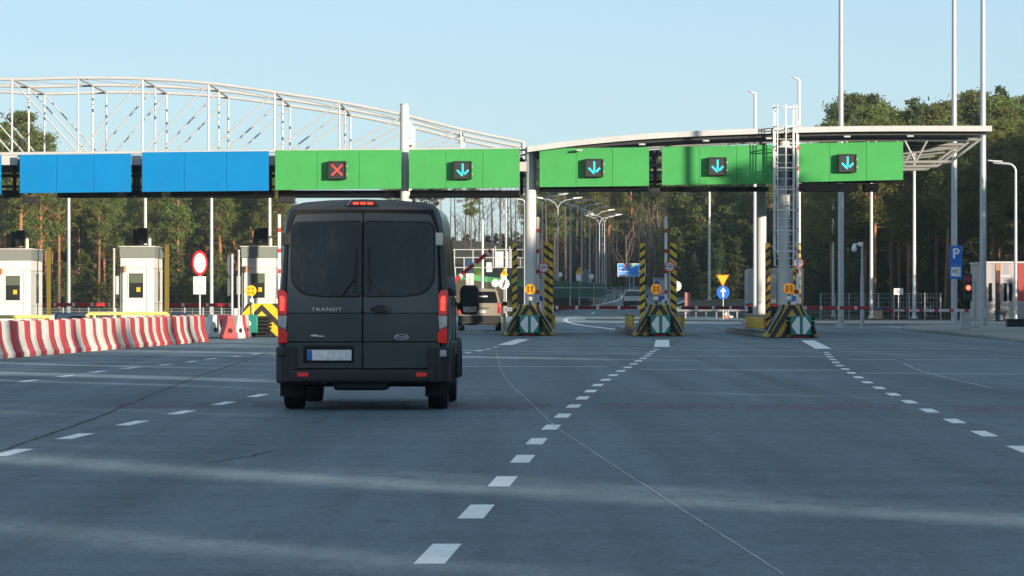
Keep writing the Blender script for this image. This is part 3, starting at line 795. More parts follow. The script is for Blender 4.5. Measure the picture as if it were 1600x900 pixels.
def post(px0, px1, ytop, ybot, Zp, mat, label, double=False):
    x0, x1 = gx(px0, Zp), gx(px1, Zp); w = x1-x0
    o = thing('striped_post', label, 'striped post', ((x0+x1)/2, Zp, 0), 'yellow and black striped posts on the islands')
    zt = gz(ytop, Zp)
    if double:
        MB().box(0.002, w/2, 0, 0.10, 0.2, zt).build('face_plate', mat, o, bevel=0.006)
        MB().box(-w/2, -0.002, 0.12, 0.20, 0.2, zt).build('rear_plate', mat, o, bevel=0.006)
        MB().box(-0.02, 0.02, 0.101, 0.119, 0.3, zt-.1).build('joint_strip', darkm, o)
    else:
        MB().box(-w/2, w/2, 0, 0.14, 0.2, zt).build('face_plate', mat, o, bevel=0.008)
        MB().box(-w/2-.05, w/2+.05, -0.05, 0.19, 0.18, 0.23).build('foot_plate', galv, o)
    return o
def toll_sign(px, py, Zp, label, r=0.2):
    c = P(px, py, Zp)
    o = thing('toll_sign', label, 'road sign', tuple(c), 'round toll signs on the islands')
    MB().disc((0,0), r, 0, 0.02, 28).build('face', signwhite, o)
    MB().ring((0,0), r*0.80, r*1.03, -0.008, 0.015).build('red_rim', signred, o)
    MB().box(-r*.72, r*.72, -0.006, -0.001, -0.018, 0.018).build('bar', inkblack, o, smooth=False)
    text('lettering', 'POBÓR', 0.085, (0,-0.004,0.075), inkblack, o, width=0.19)
    text('lettering', 'OPŁAT', 0.085, (0,-0.004,-0.08), inkblack, o, width=0.19)
    MB().tube((0.0,0.05,-c.z+0.2), (0.0,0.05,0.12), 0.03, n=8).build('pole', galv, o)
    return o
def arm_up(px, ytop, ybot, Zp, label):
    x = gx(px, Zp); zt, zb = gz(ytop, Zp), gz(ybot, Zp)
    o = thing('raised_barrier', label, 'barrier arm', (x, Zp, 0), 'raised red and white barrier arms')
    sm = stripe('arm_bands', (0.55,0.03,0.03), (0.78,0.77,0.75), (0,0,1), 0.78, 0.20, grime=0.12)
    MB().box(-0.055, 0.055, -0.03, 0.03, zb+0.1, zt).build('arm', sm, o, bevel=0.01)
    MB().box(-0.14, 0.14, 0.05, 0.35, 0.2, zb+0.25).build('housing', white, o, bevel=0.02)
    MB().tube((0,-0.03,zb+0.15), (0,0.1,zb+0.15), 0.05, n=10).build('hub', darkm, o)
    return o
def boom(px0, px1, py, Zp, label, mat_c=red, n=5, hinge_right=False, bright=True, post_=True):
    x0, x1 = gx(px0, Zp), gx(px1, Zp); z = gz(py, Zp)
    o = thing('barrier_boom', label, 'barrier boom', (x0, Zp, 0), 'lowered red barrier booms across the lanes')
    L = x1-x0
    MB().box(0, L, -0.03, 0.03, z-0.07, z+0.07).build('boom_bar', mat_c, o, bevel=0.012)
    for k in range(n):
        xx = L*(k/(n-1)) if n > 1 else 0
        xx = min(max(xx, 0.06), L-0.06)
        MB().box(xx-.055, xx+.055, -0.037, 0.037, z-0.075, z+0.075).build('white_band', signwhite, o, bevel=0.008)
    if post_:
        xh = L+0.12 if hinge_right else -0.22
        MB().box(xh-.13, xh+.13, -0.2, 0.2, 0.0, z+0.14).build('housing', white, o, bevel=0.02)
    return o
def cabinet(px0, px1, ytop, Zp, label):
    x0, x1 = gx(px0, Zp), gx(px1, Zp); w = x1-x0; zt = gz(ytop, Zp)
    o = thing('payment_terminal', label, 'payment terminal', ((x0+x1)/2, Zp, 0), 'payment terminals on the islands')
    gr = M('terminal_grey', (0.55,0.56,0.54), 0.5, var=0.08, grime=0.25)
    MB().box(-w/2, w/2, 0, 0.7, 0.22, zt).build('body', gr, o, bevel=0.03)
    MB().box(-w/2+.03, w/2-.03, -0.012, -0.001, 1.28, 1.48).build('blue_band', signblue, o)
    MB().box(-w/2+.06, w/2-.06, -0.012, -0.001, 0.85, 1.15).build('white_panel', signwhite, o)
    MB().box(-w/2-.03, w/2+.03, -0.05, 0.75, zt+.001, zt+0.05).build('cap', galv, o, bevel=0.01)
    return o
I1, ix1, iz1 = island(827, 525, 'toll island whose striped nose stands beside the beige car', 26, True, 0)
I2, ix2, iz2 = island(1030, 525.5, 'toll island with two striped posts and no column', 26, False, 1)
I3, ix3, iz3 = island(1238, 528, 'toll island at the foot of the caged ladder, with a side row of yellow blocks', 26, False, 2)
def guard(islx, islz, side, length, lab):
    o = thing('guard_wall', lab, 'guard wall', (islx + side*0.93, islz+0.75, 0.0), 'low yellow guard walls along the islands')
    MB().box(-0.05, 0.05, 0, length, 0.225, 0.30).build('bottom_rail', concrete, o, bevel=0.01)
    MB().box(-0.06, 0.06, 0, length, 0.74, 0.82).build('top_rail', concrete, o, bevel=0.02)
    k = 0.2
    while k < length-0.3:
        MB().box(-0.045, 0.045, k, k+0.62, 0.305, 0.735).build('yellow_block', yellow, o, bevel=0.03); k += 0.9
    return o
guard(ix1, iz1, -1, 9, 'yellow block guard along the near island flank beside the beige car')
guard(ix1, iz1, 1, 9, 'yellow block guard along the first free lane, behind the first nose')
guard(ix2, iz2, -1, 9, 'yellow block guard seen beside the middle nose, facing the white van')
guard(ix2, iz2, 1, 9, 'yellow block guard behind the middle nose, towards the blue arrow sign')
guard(ix3, iz3, -1, 11, 'longest visible row of yellow guard blocks, beside the caged ladder island')
post(800.5, 808, 379, 490, 151, YB_, 'striped post between beige car and thick pale column, stripes climbing')
post(850.5, 864, 378, 495, 151, YB2, 'wide double striped post beside the thick pale column', True)
post(1000, 1008, 380, 490, 151, YB_, 'striped post next to the blue motorway sign')
post(1046.5, 1057.5, 380, 492, 151, YB2, 'striped post behind the round sign of the middle island')
post(1196, 1204, 380, 493, 153, YB3, 'orange and black striped post in front of the parked lorry')
post(1240, 1251, 380, 490, 153, YB2, 'striped post behind the caged ladder and its round sign', True)
toll_sign(849.5, 418, 150.2, 'round red rimmed sign in front of the wide double striped post')
toll_sign(1046.5, 416.5, 150.2, 'round red rimmed sign on the middle island without a column')
toll_sign(1248, 410.5, 151.5, 'round red rimmed sign beside the caged ladder')
arm_up(840.5, 339, 480, 150.6, 'raised red and white barrier arm touching the thick pale column')
arm_up(1040.5, 338, 478, 150.6, 'raised red and white barrier arm of the middle island')
arm_up(1246, 189, 482, 149.3, 'tallest raised barrier arm, reaching the canopy beside the caged ladder')
cabinet(840, 852, 434, 152, 'pale payment terminal with blue band between pale column and double post')
cab2 = cabinet(1021, 1044, 436, 153, 'wide pale payment terminal with round blue emblem on middle island')
c_ = MB(); c_.disc((-0.15, gz(443,153)), 0.1, -0.03, -0.001); c_.build('round_emblem', signblue, cab2)
cabinet(1236, 1247, 462, 153, 'small payment terminal behind the lamp of the caged ladder island')
boom(868, 1000, 480.5, 168, 'lowered dark red boom in front of the distant white van', M('boom_dark_red', (0.20,0.008,0.02), 0.5, var=0.1))
boom(1061, 1168, 481, 168, 'lowered dark red boom below the round blue arrow sign', M('boom_dark_red', (0.2,0.01,0.02)))
boom(1256, 1364, 481, 165, 'lowered bright red boom between caged ladder island and litter bin', red)
# the island nearest the van, sunlit, with its cushion knocked askew
Z4 = 141.0; x4 = gx(409, Z4)
o = thing('toll_island', 'sunlit toll island with broad yellow chevron nose and sagging cushion beside the dark van', 'toll island', (x4, Z4, 0), 'toll islands between the lanes')
CH4 = stripe('nose_chevron_bright', (0.80,0.50,0.012), (0.018,0.018,0.02), (1.0,0,1), 0.62, 0.6, absx=True, off=0.097, grime=0.15)
prof = [(0.0,0.95),(0.25,0.90),(0.5,0.84),(0.75,0.74),(1.0,0.62),(1.18,0.52)]
n = MB(); n.loft([[(-w*s-.28*0, yb, 0.02+z) for z, w in prof] + [(w*s, yb, 0.02+z) for z, w in prof[::-1]] for yb, s in ((0,1),(0.2,1.03),(1.6,1.03))]); n.build('crash_nose', CH4, o, bevel=0.02, ang=0.5)
MB().prism_z([(-0.86,0.35),(0.86,0.35),(0.92,26),(-0.92,26)], 0.0, 0.22).build('kerb_base', concrete, o, bevel=0.02)
for k in range(5):
    MB().box(-0.24+0.015*k, 0.34+0.02*k, -0.75, -0.05, 0.13+k*0.13, 0.235+k*0.13).build('rubber_bellow', rubber, o, bevel=0.04)
MB().box(-0.2, 0.36, -0.6, -0.1, 0.0, 0.10).build('crushed_foot', darkm, o, bevel=0.03)
eb = MB().box(-0.62, -0.08, -1.1, -0.80, 0.16, 0.80).build('end_box', greenp, o, bevel=0.03)
MB().prism([(-0.60,0.22),(-0.60,0.76),(-0.46,0.72),(-0.30,0.50),(-0.34,0.42),(-0.50,0.22)], -1.112, -1.1015).build('white_diamond', signwhite, eb, smooth=False)
MB().tube((-0.35,-0.02,1.18), (-0.35,-0.02,1.5), 0.03, n=8).build('lamp_stem', galv, o)
l = MB(); l.disc((-0.38,1.66), 0.19, -0.15, 0.05); L = l.build('flashing_lamp', amber_on, o, bevel=0.02)
q = MB()
for sx in (-1,1):
    for sz in (-1,1): q.disc((-0.38+sx*0.07,1.66+sz*.07), 0.045, -0.158, -0.1505, 12)
q.build('lens_pattern', M('amber_dark', (0.32,0.09,0.01)), L)
MB().sphere((-0.36,-0.1,1.31), 0.09, 14).build('reflector_ball', signwhite, o)
MB().tube((-0.30,-0.12,0.5), (-0.30,-0.12,1.28), 0.02, n=8).build('marker_rod', galv, o)
arm_up(436.5, 335, 470, 149, 'raised red and white barrier arm half hidden behind the dark van')
# ================================================================== BOOTHS
bwhite = M('booth_white', (0.80,0.79,0.74), 0.5, var=0.04, scale=0.8, grime=0.15)
bgrey = M('booth_grey', (0.22,0.245,0.225), 0.5, var=0.08, scale=1.0)
bside = M('booth_grey_white', (0.62,0.63,0.61), 0.5, var=0.06, scale=1.0, grime=0.2)
olive = M('post_olive_yellow', (0.15,0.115,0.008), 0.6, var=0.12, grime=0.2)
def booth(px_c, ytop, label):
    Z = 158.0
    o = thing('toll_booth', label, 'toll booth', (gx(px_c, Z), Z, 0), 'white toll booths behind the striped barrier')
    h = 3.48; w = 0.67
    MB().box(-w, w, 0, 4.0, 0.2, 3.02).build('wall', bwhite, o, bevel=0.02)
    MB().box(-w-.03, w+.03, -0.06, 4.06, 3.022, 3.46).build('fascia', bgrey, o, bevel=0.02)
    MB().box(-w-.08, w+.08, -0.10, 4.1, 3.462, 3.50).build('roof', white, o, bevel=0.01)
    wi = MB().box(-0.32, 0.25, -0.02, -0.003, 1.42, 2.4).build('window', glassd, o)
    fr = MB(); fr.box(-0.37,-0.322,-0.03,-0.002,1.37,2.45).box(0.252,0.30,-0.03,-0.002,1.37,2.45).box(-0.321,0.251,-0.03,-0.002,2.402,2.45).box(-0.321,0.251,-0.03,-0.002,1.37,1.418)
    fr.build('frame', bwhite, wi)
    MB().box(-0.30, 0.23, -0.026, -0.0205, 2.02, 2.38).build('blind', M('blind_green', (0.10,0.12,0.08), 0.6), wi)
    MB().box(-0.02, 0.14, -0.027, -0.0205, 1.66, 1.84).build('notice', M('notice_yellow', (0.6,0.45,0.03), 0.6), wi)
    MB().box(0.38, 0.395, -0.012, -0.001, 0.3, 2.62).build('door_seam', bgrey, o)
    MB().box(-w, w, -0.012, -0.001, 2.605, 2.62).build('panel_seam', bgrey, o)
    MB().box(-w, w, -0.012, -0.001, 1.30, 1.312).build('panel_seam', bgrey, o)
    MB().box(w+.001, w+.012, 0.0, 4.0, 2.595, 2.62).build('side_seam', bgrey, o)
    MB().box(w+.001, w+.012, 0.0, 4.0, 1.18, 1.20).build('side_seam', bgrey, o)
    MB().box(w+.001, w+.012, 0.02, 1.7, 0.25, 2.58).build('side_panel', bside, o)
    for yy in (1.9, 2.4): MB().box(w+.001, w+.014, yy, yy+0.28, 1.3, 2.5).build('side_window', glassd, o)
    # intercom shelf and lamp on the driver's side
    MB().box(-w-0.34, -w-0.02, 0.25, 0.75, 0.2, 1.0).build('service_shelf', white, o, bevel=0.02)
    MB().box(-w-0.22, -w-0.02, 0.1, 0.5, 1.55, 2.3).build('screen_box', bside, o, bevel=0.02)
    MB().tube((-w+0.18,-0.15,0.2), (-w+0.18,-0.15,2.45), 0.03, n=8).build('lamp_pole', white, o)
    MB().tube((-w+0.18,-0.15,2.45), (-w+0.18,-0.15,2.7), 0.065, n=12).build('warning_lamp', M('orange_lamp', (0.50,0.17,0.04), 0.3, var=0.2), o)
    # black signal head on the roof
    s = MB().box(-0.10, 0.30, 1.2, 1.5, 3.62, 4.25).build('signal_head', blackp, o, bevel=0.02)
    sh = MB()
    for k in range(6): sh.box(-0.08, 0.28, 1.06, 1.195, 3.65+k*0.1, 3.68+k*0.1)
    sh.build('louvre', blackp, s)
    MB().prism_x([(1.5,3.55),(1.9,3.52),(1.8,4.2),(1.5,4.2)], -0.3, -0.11).build('signal_hood', blackp, o)
    MB().box(-0.35, 0.35, 1.1, 1.8, 3.50, 3.56).build('signal_base', darkm, o)
    MB().tube((0.42,0.9,3.5), (0.42,0.9,3.92), 0.07, n=12).build('roof_vent', white, o)
    return o
B2 = booth(214, 385, 'white toll booth in the middle, showing its whole front, beside the turned round sign')
if B2.name not in KIDS: KIDS[B2.name] = [(k, kids(k)) for k in kids(B2)]
dup(B2, (gx(21.5,158), 158, -0.10), 'white toll booth cut off at the picture edge')
dup(B2, (gx(404,158), 158, 0.0), 'white toll booth partly hidden by the dark van, with shadows on its front')
def simple_post(name, label, cat, px, ytop, Z, w, mat, group=None, base=0.0):
    o = thing(name, label, cat, (gx(px,Z), Z, base), group)
    zt = gz(ytop, Z)-base
    MB().box(-w/2, w/2, 0, w, 0.02, zt).build('shaft', mat, o, bevel=0.01)
    MB().box(-w/2-.06, w/2+.06, -.06, w+.06, 0, 0.02).build('base_plate', galv, o)
    return o
simple_post('yellow_post', 'tall olive yellow square post by the cut-off toll booth', 'post', 76, 386, 159.6, 0.18, olive, 'olive yellow posts by the booths')
simple_post('yellow_post', 'tall olive yellow square post by the middle toll booth', 'post', 260.5, 382, 159.6, 0.18, olive, 'olive yellow posts by the booths')
for px_, yt, lab in ((178, 390, 'thin white pole just before the middle toll booth'), (373, 392, 'thin white pole just before the toll booth beside the van')):
    o = thing('white_pole', lab, 'pole', (gx(px_,156), 156, 0), 'thin white poles by the booths')
    MB().tube((0,0,0.02), (0,0,gz(yt,156)), 0.045, n=12).build('shaft', steel_white, o)
    MB().tube((0,0,gz(yt,156)+.001), (0,0,gz(yt,156)+.04), 0.055, n=12).build('cap', white, o)
    MB().box(-.1,.1,-.1,.1,0,.02).build('base_plate', galv, o)
def yrail(px0, px1, py, Z, label):
    x0, x1 = gx(px0,Z), gx(px1,Z); z = gz(py,Z); L = x1-x0
    o = thing('guard_rail', label, 'guard rail', (x0, Z, 0), 'yellow guard rails by the booths')
    ym = M('rail_yellow', (0.74,0.64,0.20), 0.5, var=0.1, grime=0.2)
    MB().path([(0,0,z-0.1),(0.1,0,z),(L-0.1,0,z),(L,0,z-0.1)], 0.075, 10).build('top_rail', ym, o)
    MB().path([(0.05,0,z-0.25),(L-.05,0,z-0.25)], 0.05, 10).build('lower_rail', ym, o)
    k = 0.3
    while k < L:
        MB().tube((k,0.0,0), (k,0,z-.02), 0.06, n=10).build('post', ym, o); k += 1.05
yrail(-30, 80, 495, 150, 'yellow tube guard rail in front of the cut-off toll booth')
yrail(135, 264, 490, 150, 'yellow tube guard rail in front of the middle toll booth')
boom(57, 173, 476, 166, 'sunlit red boom between the cut-off booth and the middle booth', red, 5)
boom(248, 362, 476.5, 166, 'sunlit red boom behind the turned round sign', red, 4)
# dark car-shaped crash cushions behind the rails
for px0, px1, lab in ((86,130,'dark blue rubber cushion lying between the cut-off booth and middle booth'), (265,296,'dark blue rubber cushion just past the middle booth')):
    o = thing('rubber_cushion', lab, 'cushion', (gx((px0+px1)/2,151), 151, 0), 'rubber cushions by the booths')
    w = (gx(px1,151)-gx(px0,151))/2
    navy = M('navy_rubber', (0.02,0.045,0.09), 0.7, var=0.2)
    MB().box(-w, w, 0, 0.6, 0.05, 0.84).build('pad', navy, o, bevel=0.09)
    MB().box(-w-.25, -w-.01, 0.1, 0.5, 0.2, 0.76).build('end_cap', white, o, bevel=0.06)
    MB().box(-w*.9, w*.9, 0.1, 0.5, 0.0, 0.05).build('skid', darkm, o)
# ================================================================== PLASTIC BARRIER ROW
bred = M('barrier_red', (0.46,0.045,0.05), 0.6, var=0.22, scale=2.0, grime=0.5)
bwht = M('barrier_white', (0.66,0.645,0.60), 0.6, var=0.16, scale=2.0, grime=0.5)
pa, pb = gp(-45, 563), gp(314, 534)
N = 46; d = (pb-pa)/N; Lu = d.length; ang = math.atan2(d.y, d.x)
def barrier_mesh():
    h = 0.83
    prof = [(-.24,0.0),(-.24,0.10),(-.20,0.17),(-.125,0.42),(-.10,h-.03),(-.085,h),(.085,h),(.10,h-.03),(.125,0.42),(.20,0.17),(.24,0.10),(.24,0.0)]
    mb = MB(); L2 = Lu/2-0.014
    for a, b, sc in ((-L2, L2, 1.0),):
        mb.loft([[(x, y*1.0, z) for y, z in prof] for x in (a, -L2*.90)] + [[(x, y*1.06, z) for y, z in prof] for x in (-L2*.82, L2*.82)] + [[(x, y, z) for y, z in prof] for x in (L2*.90, b)])
    mb.box(-.12, .12, -0.05, 0.05, h-.002, h+.02)
    return mb
me_r, me_w = barrier_mesh().mesh('barrier_block', bred, ang=0.5), barrier_mesh().mesh('barrier_block', bwht, ang=0.5)
rnd = random.Random(3)
for i in range(N):
    c = pa + d*(i+0.5)
    isred = i % 2 == 1
    o = bpy.data.objects.new('barrier_block', me_r if isred else me_w); C.objects.link(o)
    o.location = (c.x + rnd.uniform(-.035,.035), c.y, 0.004); o.rotation_euler = (0, 0, ang + rnd.uniform(-.03,.03))
    tag(o, 'red plastic barrier block in the long striped row before the booths' if isred else 'white plastic barrier block in the long striped row before the booths', 'barrier block',
        'red barrier blocks of the striped row' if isred else 'white barrier blocks of the striped row', 'thing')
# loose end pieces beside the nose
def loose(px, Z, mat, rz, label, first, hole):
    o = thing('barrier_block', label, 'barrier block', (gx(px,Z), Z, 0.004), 'loose barrier blocks past the end of the row', rz)
    h = 0.80
    MB().prism([(-.27,0),(-.27,.1),(-.14,.5),(-.10,h),(.10,h),(.14,.5),(.27,.1),(.27,0)], -0.35, 0.35).build('body', mat, o, bevel=0.03)
    q = MB(); q.disc((0,0.28), 0.085, -0.358, -0.351, 16); q.build('drain_hole', M('hole_dark', (0.05,0.012,0.014), 0.8) if mat is bred else darkm, o)
    return o
loose(333, 139, bwht, 0.35, 'pale grey loose barrier block end with a round hole', 1, 1)
loose(357, 134, bred, 0.25, 'red loose barrier block end with a round hole', 1, 1)
for i, (px_, Z_, m_) in enumerate(((342,141.5,bred),(347,143,bwht),(364,135.2,bwht),(369,136.2,bred),(374,137.2,bwht))):
    loose(px_, Z_, m_, 0.9, ['red barrier block wedged behind the pale grey loose block','white barrier block at the far end behind the pale grey block','white barrier block just past the red loose block','red barrier block second past the red loose block','white barrier block nearest the green cushion box'][i], 1, 1)
# ================================================================== SIGNS NEAR THE BOOTHS
Zs = 137.0; c = P(312, 411, Zs)
o = thing('prohibition_sign', 'round white sign with red ring, turned aside, over a white plate', 'road sign', (c.x, c.y, 0), 'road signs before the booths')
sg = MB(); sg.disc((0,c.z), 0.42, 0, 0.02, 32); so = sg.build('sign_face', signwhite, o); so.rotation_euler = (0,0,math.radians(57))
rg = MB(); rg.ring((0,c.z), 0.345, 0.435, -0.012, 0.016, 32); ro_ = rg.build('red_ring', signred, o); ro_.rotation_euler = (0,0,math.radians(57))
zt, zb = gz(432,Zs), gz(460,Zs)
MB().box(-0.22, 0.22, -0.07, -0.05, zb, zt).build('plate', signwhite, o, bevel=0.01)
for k, s_ in enumerate(('DO 3,5 t', 'POJAZDY', 'OSOBOWE')):
    text('lettering', s_, 0.1, (0,-0.0725,zt-0.22-0.11*k), M('ink_grey', (0.25,0.26,0.27), 0.6), o, width=0.3)
MB().tube((0,0.04,0), (0,0.04,zt+.35), 0.035, n=10).build('pole', galv, o)
o = thing('edge_on_sign', 'two stacked road signs seen edge-on on a white pole', 'road sign', (gx(361,138), 138, 0), 'road signs before the booths')
for y0, y1, r in ((397,434,0.40),(434,462,0.31)):
    zc = (gz(y0,138)+gz(y1,138))/2
    q = MB(); q.disc((0,zc), r*0.98, 0, 0.03, 24) if r > .35 else q.box(-.3,.3,0,.03,gz(y1,138),gz(y0,138))
    s = q.build('sign_back', M('sign_back_grey', (0.10,0.11,0.12), 0.5), o); s.rotation_euler = (0,0,math.radians(80)); s.location = (-0.03,0,0)
MB().tube((0.04,0,0), (0.04,0,gz(397,138)), 0.035, n=10).build('pole', white, o)
# ================================================================== DARK VAN
vpaint = M('van_paint', (0.038,0.047,0.056), 0.40, metal=0.15, var=0.18, scale=1.2, grime=0.28, coat=0.35, spec=0.5)
vtrim = M('van_trim', (0.016,0.016,0.017), 0.6, var=0.25, scale=6, grime=0.15)
seal = M('van_seal', (0.005,0.005,0.005), 0.8, var=0)
vglass = M('van_glass', (0.006,0.009,0.011), 0.05, var=0.6, scale=2.5, spec=0.40, grime=0.22)
lampred = M('tail_red', (0.42,0.012,0.012), 0.2, var=0.1, scale=12, emit=(0.9,0.03,0.02), estr=0.10, coat=0.5)
lamplit = M('tail_red_lit', (0.75,0.04,0.02), 0.2, var=0.1, emit=(1.0,0.075,0.045), estr=0.95)
lampclr = M('tail_clear', (0.45,0.45,0.46), 0.15, var=0.2, scale=14, coat=0.5)
chrome = M('chrome', (0.62,0.63,0.64), 0.18, metal=0.9, var=0.05)
platew = M('plate_white', (0.76,0.76,0.75), 0.4, var=0.22, scale=11)
V = thing('van', 'dark grey passenger van with brake lights on, driving towards the open lanes', 'van', (gx(566.5,46.5), 46.5, 0), rz=-0.014)
prof = [(0.60,.40),(.93,.40),(.985,.46),(1.005,.70),(1.018,1.0),(1.015,1.2),(.995,1.45),(.965,1.85),(.945,2.10),(.925,2.28),(.895,2.37),(.835,2.432),(.70,2.468),(.4,2.493),(0,2.505)]
def yr(z): return 0.10*max(0.0, (z-1.15)/1.35)
def vring(y, inset=0.0, ztop=None, rear=False, nose=1.0):
    pts = []
    for w, z in prof:
        zz = z if ztop is None else .40 + (z-.40)*(ztop-.40)/(2.505-.40)
        f = (w-inset)/w if w > 0 else 1
        if z > 2.3: zz -= inset*0.6
        pts.append((w*f*nose, y + (yr(zz) if rear else 0), zz))
    return [(-x, yy, z) for x, yy, z in pts[:-1]] + [pts[-1]] + [(x, yy, z) for x, yy, z in pts[:-1][::-1]]
b = MB()
b.loft([vring(0.035,.055,rear=True), vring(0.055,.025,rear=True), vring(0.11,.006,rear=True), vring(0.2), vring(1.2), vring(2.4), vring(3.3), vring(3.55,.01,2.46), vring(3.9,.02,2.20), vring(4.35,.02,1.62), vring(4.55,.02,1.40), vring(5.1,.05,1.22), vring(5.45,.14,1.02), vring(5.55,.3,.8)])
b.build('body', vpaint, V, ang=0.55)
def conform(poly, off, th):
    """plate that follows the raked tail; polygon in x,z"""
    mb = MB(); n = len(poly)
    vs = [(x, yr(z)+off, z) for x, z in poly] + [(x, yr(z)+off+th, z) for x, z in poly]
    fs = [tuple(range(n)), tuple(range(2*n-1, n-1, -1))] + [(k, k+n, (k+1)%n+n, (k+1)%n) for k in range(n)]
    return mb.add(vs, fs)
def rnd_poly(pts, r=0.05, n=4):
    out = []
    for i in range(len(pts)):
        p0, p1, p2 = Vector(pts[i-1]), Vector(pts[i]), Vector(pts[(i+1) % len(pts)])
        a, c = (p0-p1), (p2-p1); rr = min(r, a.length*.45, c.length*.45)
        a = p1 + a.normalized()*rr; c = p1 + c.normalized()*rr
        for k in range(n+1):
            t = k/n; out.append(tuple((1-t)**2*a + 2*t*(1-t)*p1 + t*t*c))
    return out
conform([(-.93,.48),(.93,.48),(.95,1.15),(.90,2.15),(.83,2.38),(-.83,2.38),(-.90,2.15),(-.95,1.15)], 0.022, 0.012).build('door_seal', seal, V, smooth=False)
def mir(poly, s): return [(x*s, z) for x, z in poly] if s > 0 else [(-x, z) for x, z in poly][::-1]
doors = {}
for s, lab in ((-1,'rear door with number plate recess'), (1,'rear door with the black handle')):
    up = mir(rnd_poly([(0.007,1.152),(.905,1.152),(.875,2.12),(.80,2.325),(0.007,2.345)], 0.04), s)
    lo = mir([(0.007,.815),(.918,.815),(.922,.98),(.906,1.15),(0.007,1.15)], s)
    lw_ = mir([(0.007,.50),(.84,.50),(.90,.56),(.915,.81),(0.007,.81)], s)
    d_ = MB()
    for pl, off in ((up,0.0),(lo,0.0),(lw_,0.010)):
        q = conform(pl, off, 0.03); d_.add(q.v, q.f)
    dr = d_.build('rear_door', vpaint, V, bevel=0.008, ang=0.5); dr['label'] = lab
    doors[s] = dr
    gl = mir(rnd_poly([(0.014,1.36),(.47,1.36),(.70,1.39),(.815,1.50),(.84,1.62),(.835,2.17),(.78,2.222),(0.014,2.232)], 0.05), s)
    g = conform(gl, -0.006, 0.02).build('window', vglass, dr, smooth=False)
    gf = mir(rnd_poly([(0.010,1.34),(.475,1.34),(.715,1.37),(.835,1.49),(.858,1.62),(.853,2.18),(.79,2.24),(0.010,2.25)], 0.055), s)
    conform(gf, -0.002, 0.012).build('window_frame', seal, dr, smooth=False)
    # wiper
    w = MB(); w.path([(s*.235,-.035,1.37),(s*.10,-.02,1.56),(s*.075,-.022,1.66)], 0.011, 6); w.path([(s*.088,-.012,1.40),(s*.072,-.005+.02,1.92)], 0.010, 6)
    w.build('wiper', blackp, dr)
    # hinges
    for zh, m_ in ((2.03, vtrim),):
        h = MB().box(s*.905-.045, s*.905+.045, yr(zh)-0.03, yr(zh)+.05, zh-.075, zh+.075); h.build('hinge', vtrim if s < 0 else M('hinge_bare', (0.55,0.54,0.50), 0.4), dr, bevel=0.012)
for s in (-1, 1):
    # tail lamps : lit red, clear slanted middle, red foot
    def lamp(poly, mat, name, off=-0.02, parent=None):
        o = conform(mir(poly, s), off, 0.05).build(name, mat, parent or V, bevel=0.008); return o
    L0 = lamp([(.885,.80),(1.0,.79),(1.008,1.43),(.925,1.43),(.89,1.38)], M('lamp_case', (0.02,0.015,0.015), 0.4), 'tail_light', -0.008)
    lamp([(.895,1.13),(1.004,1.13),(1.006,1.425),(.93,1.425),(.895,1.38)], lampred, 'brake_lens', -0.022, L0)
    lamp([(.922,1.18),(.980,1.18),(.980,1.36),(.94,1.36),(.922,1.33)], lamplit, 'lit_core', -0.026, L0)
    lamp([(.905,.955),(.998,1.0),(1.002,1.125),(.895,1.125)], lampclr, 'clear_lens', -0.020, L0)
    lamp([(.888,.805),(.998,.795),(.998,.99),(.905,.945),(.888,.92)], lampred, 'lower_lens', -0.021, L0)
    # bumper corner
    c = MB(); c.loft([[(s*x, y, z) for x, y, z in ((.78,-.10,zz),(.95,-.07,zz),(1.025,.03,zz),(1.03,.30,zz),(.97,.30,zz),(.90,.06,zz),(.78,.0,zz))] for zz in (.34,.37,.48,.60,.72,.755)])
    c.build('bumper_corner', vtrim, V, bevel=0.012)
    MB().box(s*.955-.04 if s>0 else s*.955-.04, s*.955+.04, -.088, -.06, .64, .72).build('fog_lens', lampclr if s > 0 else M('lamp_case',(0,0,0)), V, bevel=0.01)
    MB().box(s*.70-.065, s*.70+.065, -.127, -.115, .405, .455).build('reflector', M('reflector_red', (0.35,0.02,0.02), 0.3, var=0.1, emit=(.8,.03,.03), estr=.12), V, bevel=0.006)  # faint glow put into the red, though a reflector is no lamp
bp_ = MB(); bp_.loft([[(x, y, z) for y, z in ((-.10,.335),(-.118,.36),(-.118,.47),(-.105,.487),(.02,.49),(.02,.335))] for x in (-.86,-.4,0,.4,.86)])
bp_.build('bumper', vtrim, V, bevel=0.01)
# plate, lettering, badges, handle, third brake light
conform([(-.70,.565),(-.10,.565),(-.10,.77),(-.70,.77)], 0.004, 0.008).build('plate_recess', seal, doors[-1], smooth=False)
pl = MB().box(-.655,-.13,-.014,-.004,.595,.72).build('number_plate', platew, V, bevel=0.004)
MB().box(-.652,-.595,-.017,-.0145,.598,.717).build('blue_band', signblue, pl, smooth=False)
silver = M('badge_silver', (0.62,0.63,0.64), 0.45, metal=0.2, var=0.04)
lt = text('lettering', 'TRANSIT', 0.062, (-.425,-0.004,1.196), silver, V, width=0.36, spacing=1.12, extrude=0.004)
MB().path([(-.61,-.006,.885),(-.545,-.009,.89),(-.52,-.009,.878)], 0.014, 6).box(-.515,-.455,-.01,-.002,.876,.888).build('badge', silver, V)
e = MB(); e.disc((.46,.872), .085, -.012, -.002, 32, rz=.034); E_ = e.build('oval_badge', M('badge_blue', (0.03,0.05,0.12), 0.25), V)
e = MB(); e.ring((0,0), .034*.86, .034, -.004, .002, 32); R_ = e.build('badge_rim', silver, E_); R_.location = (.46,-.012,.872); R_.scale = (2.5,1,1)
text('badge_script', 'Ford', 0.052, (.46,-0.0135,.873), silver, E_, width=0.105, extrude=0.001)
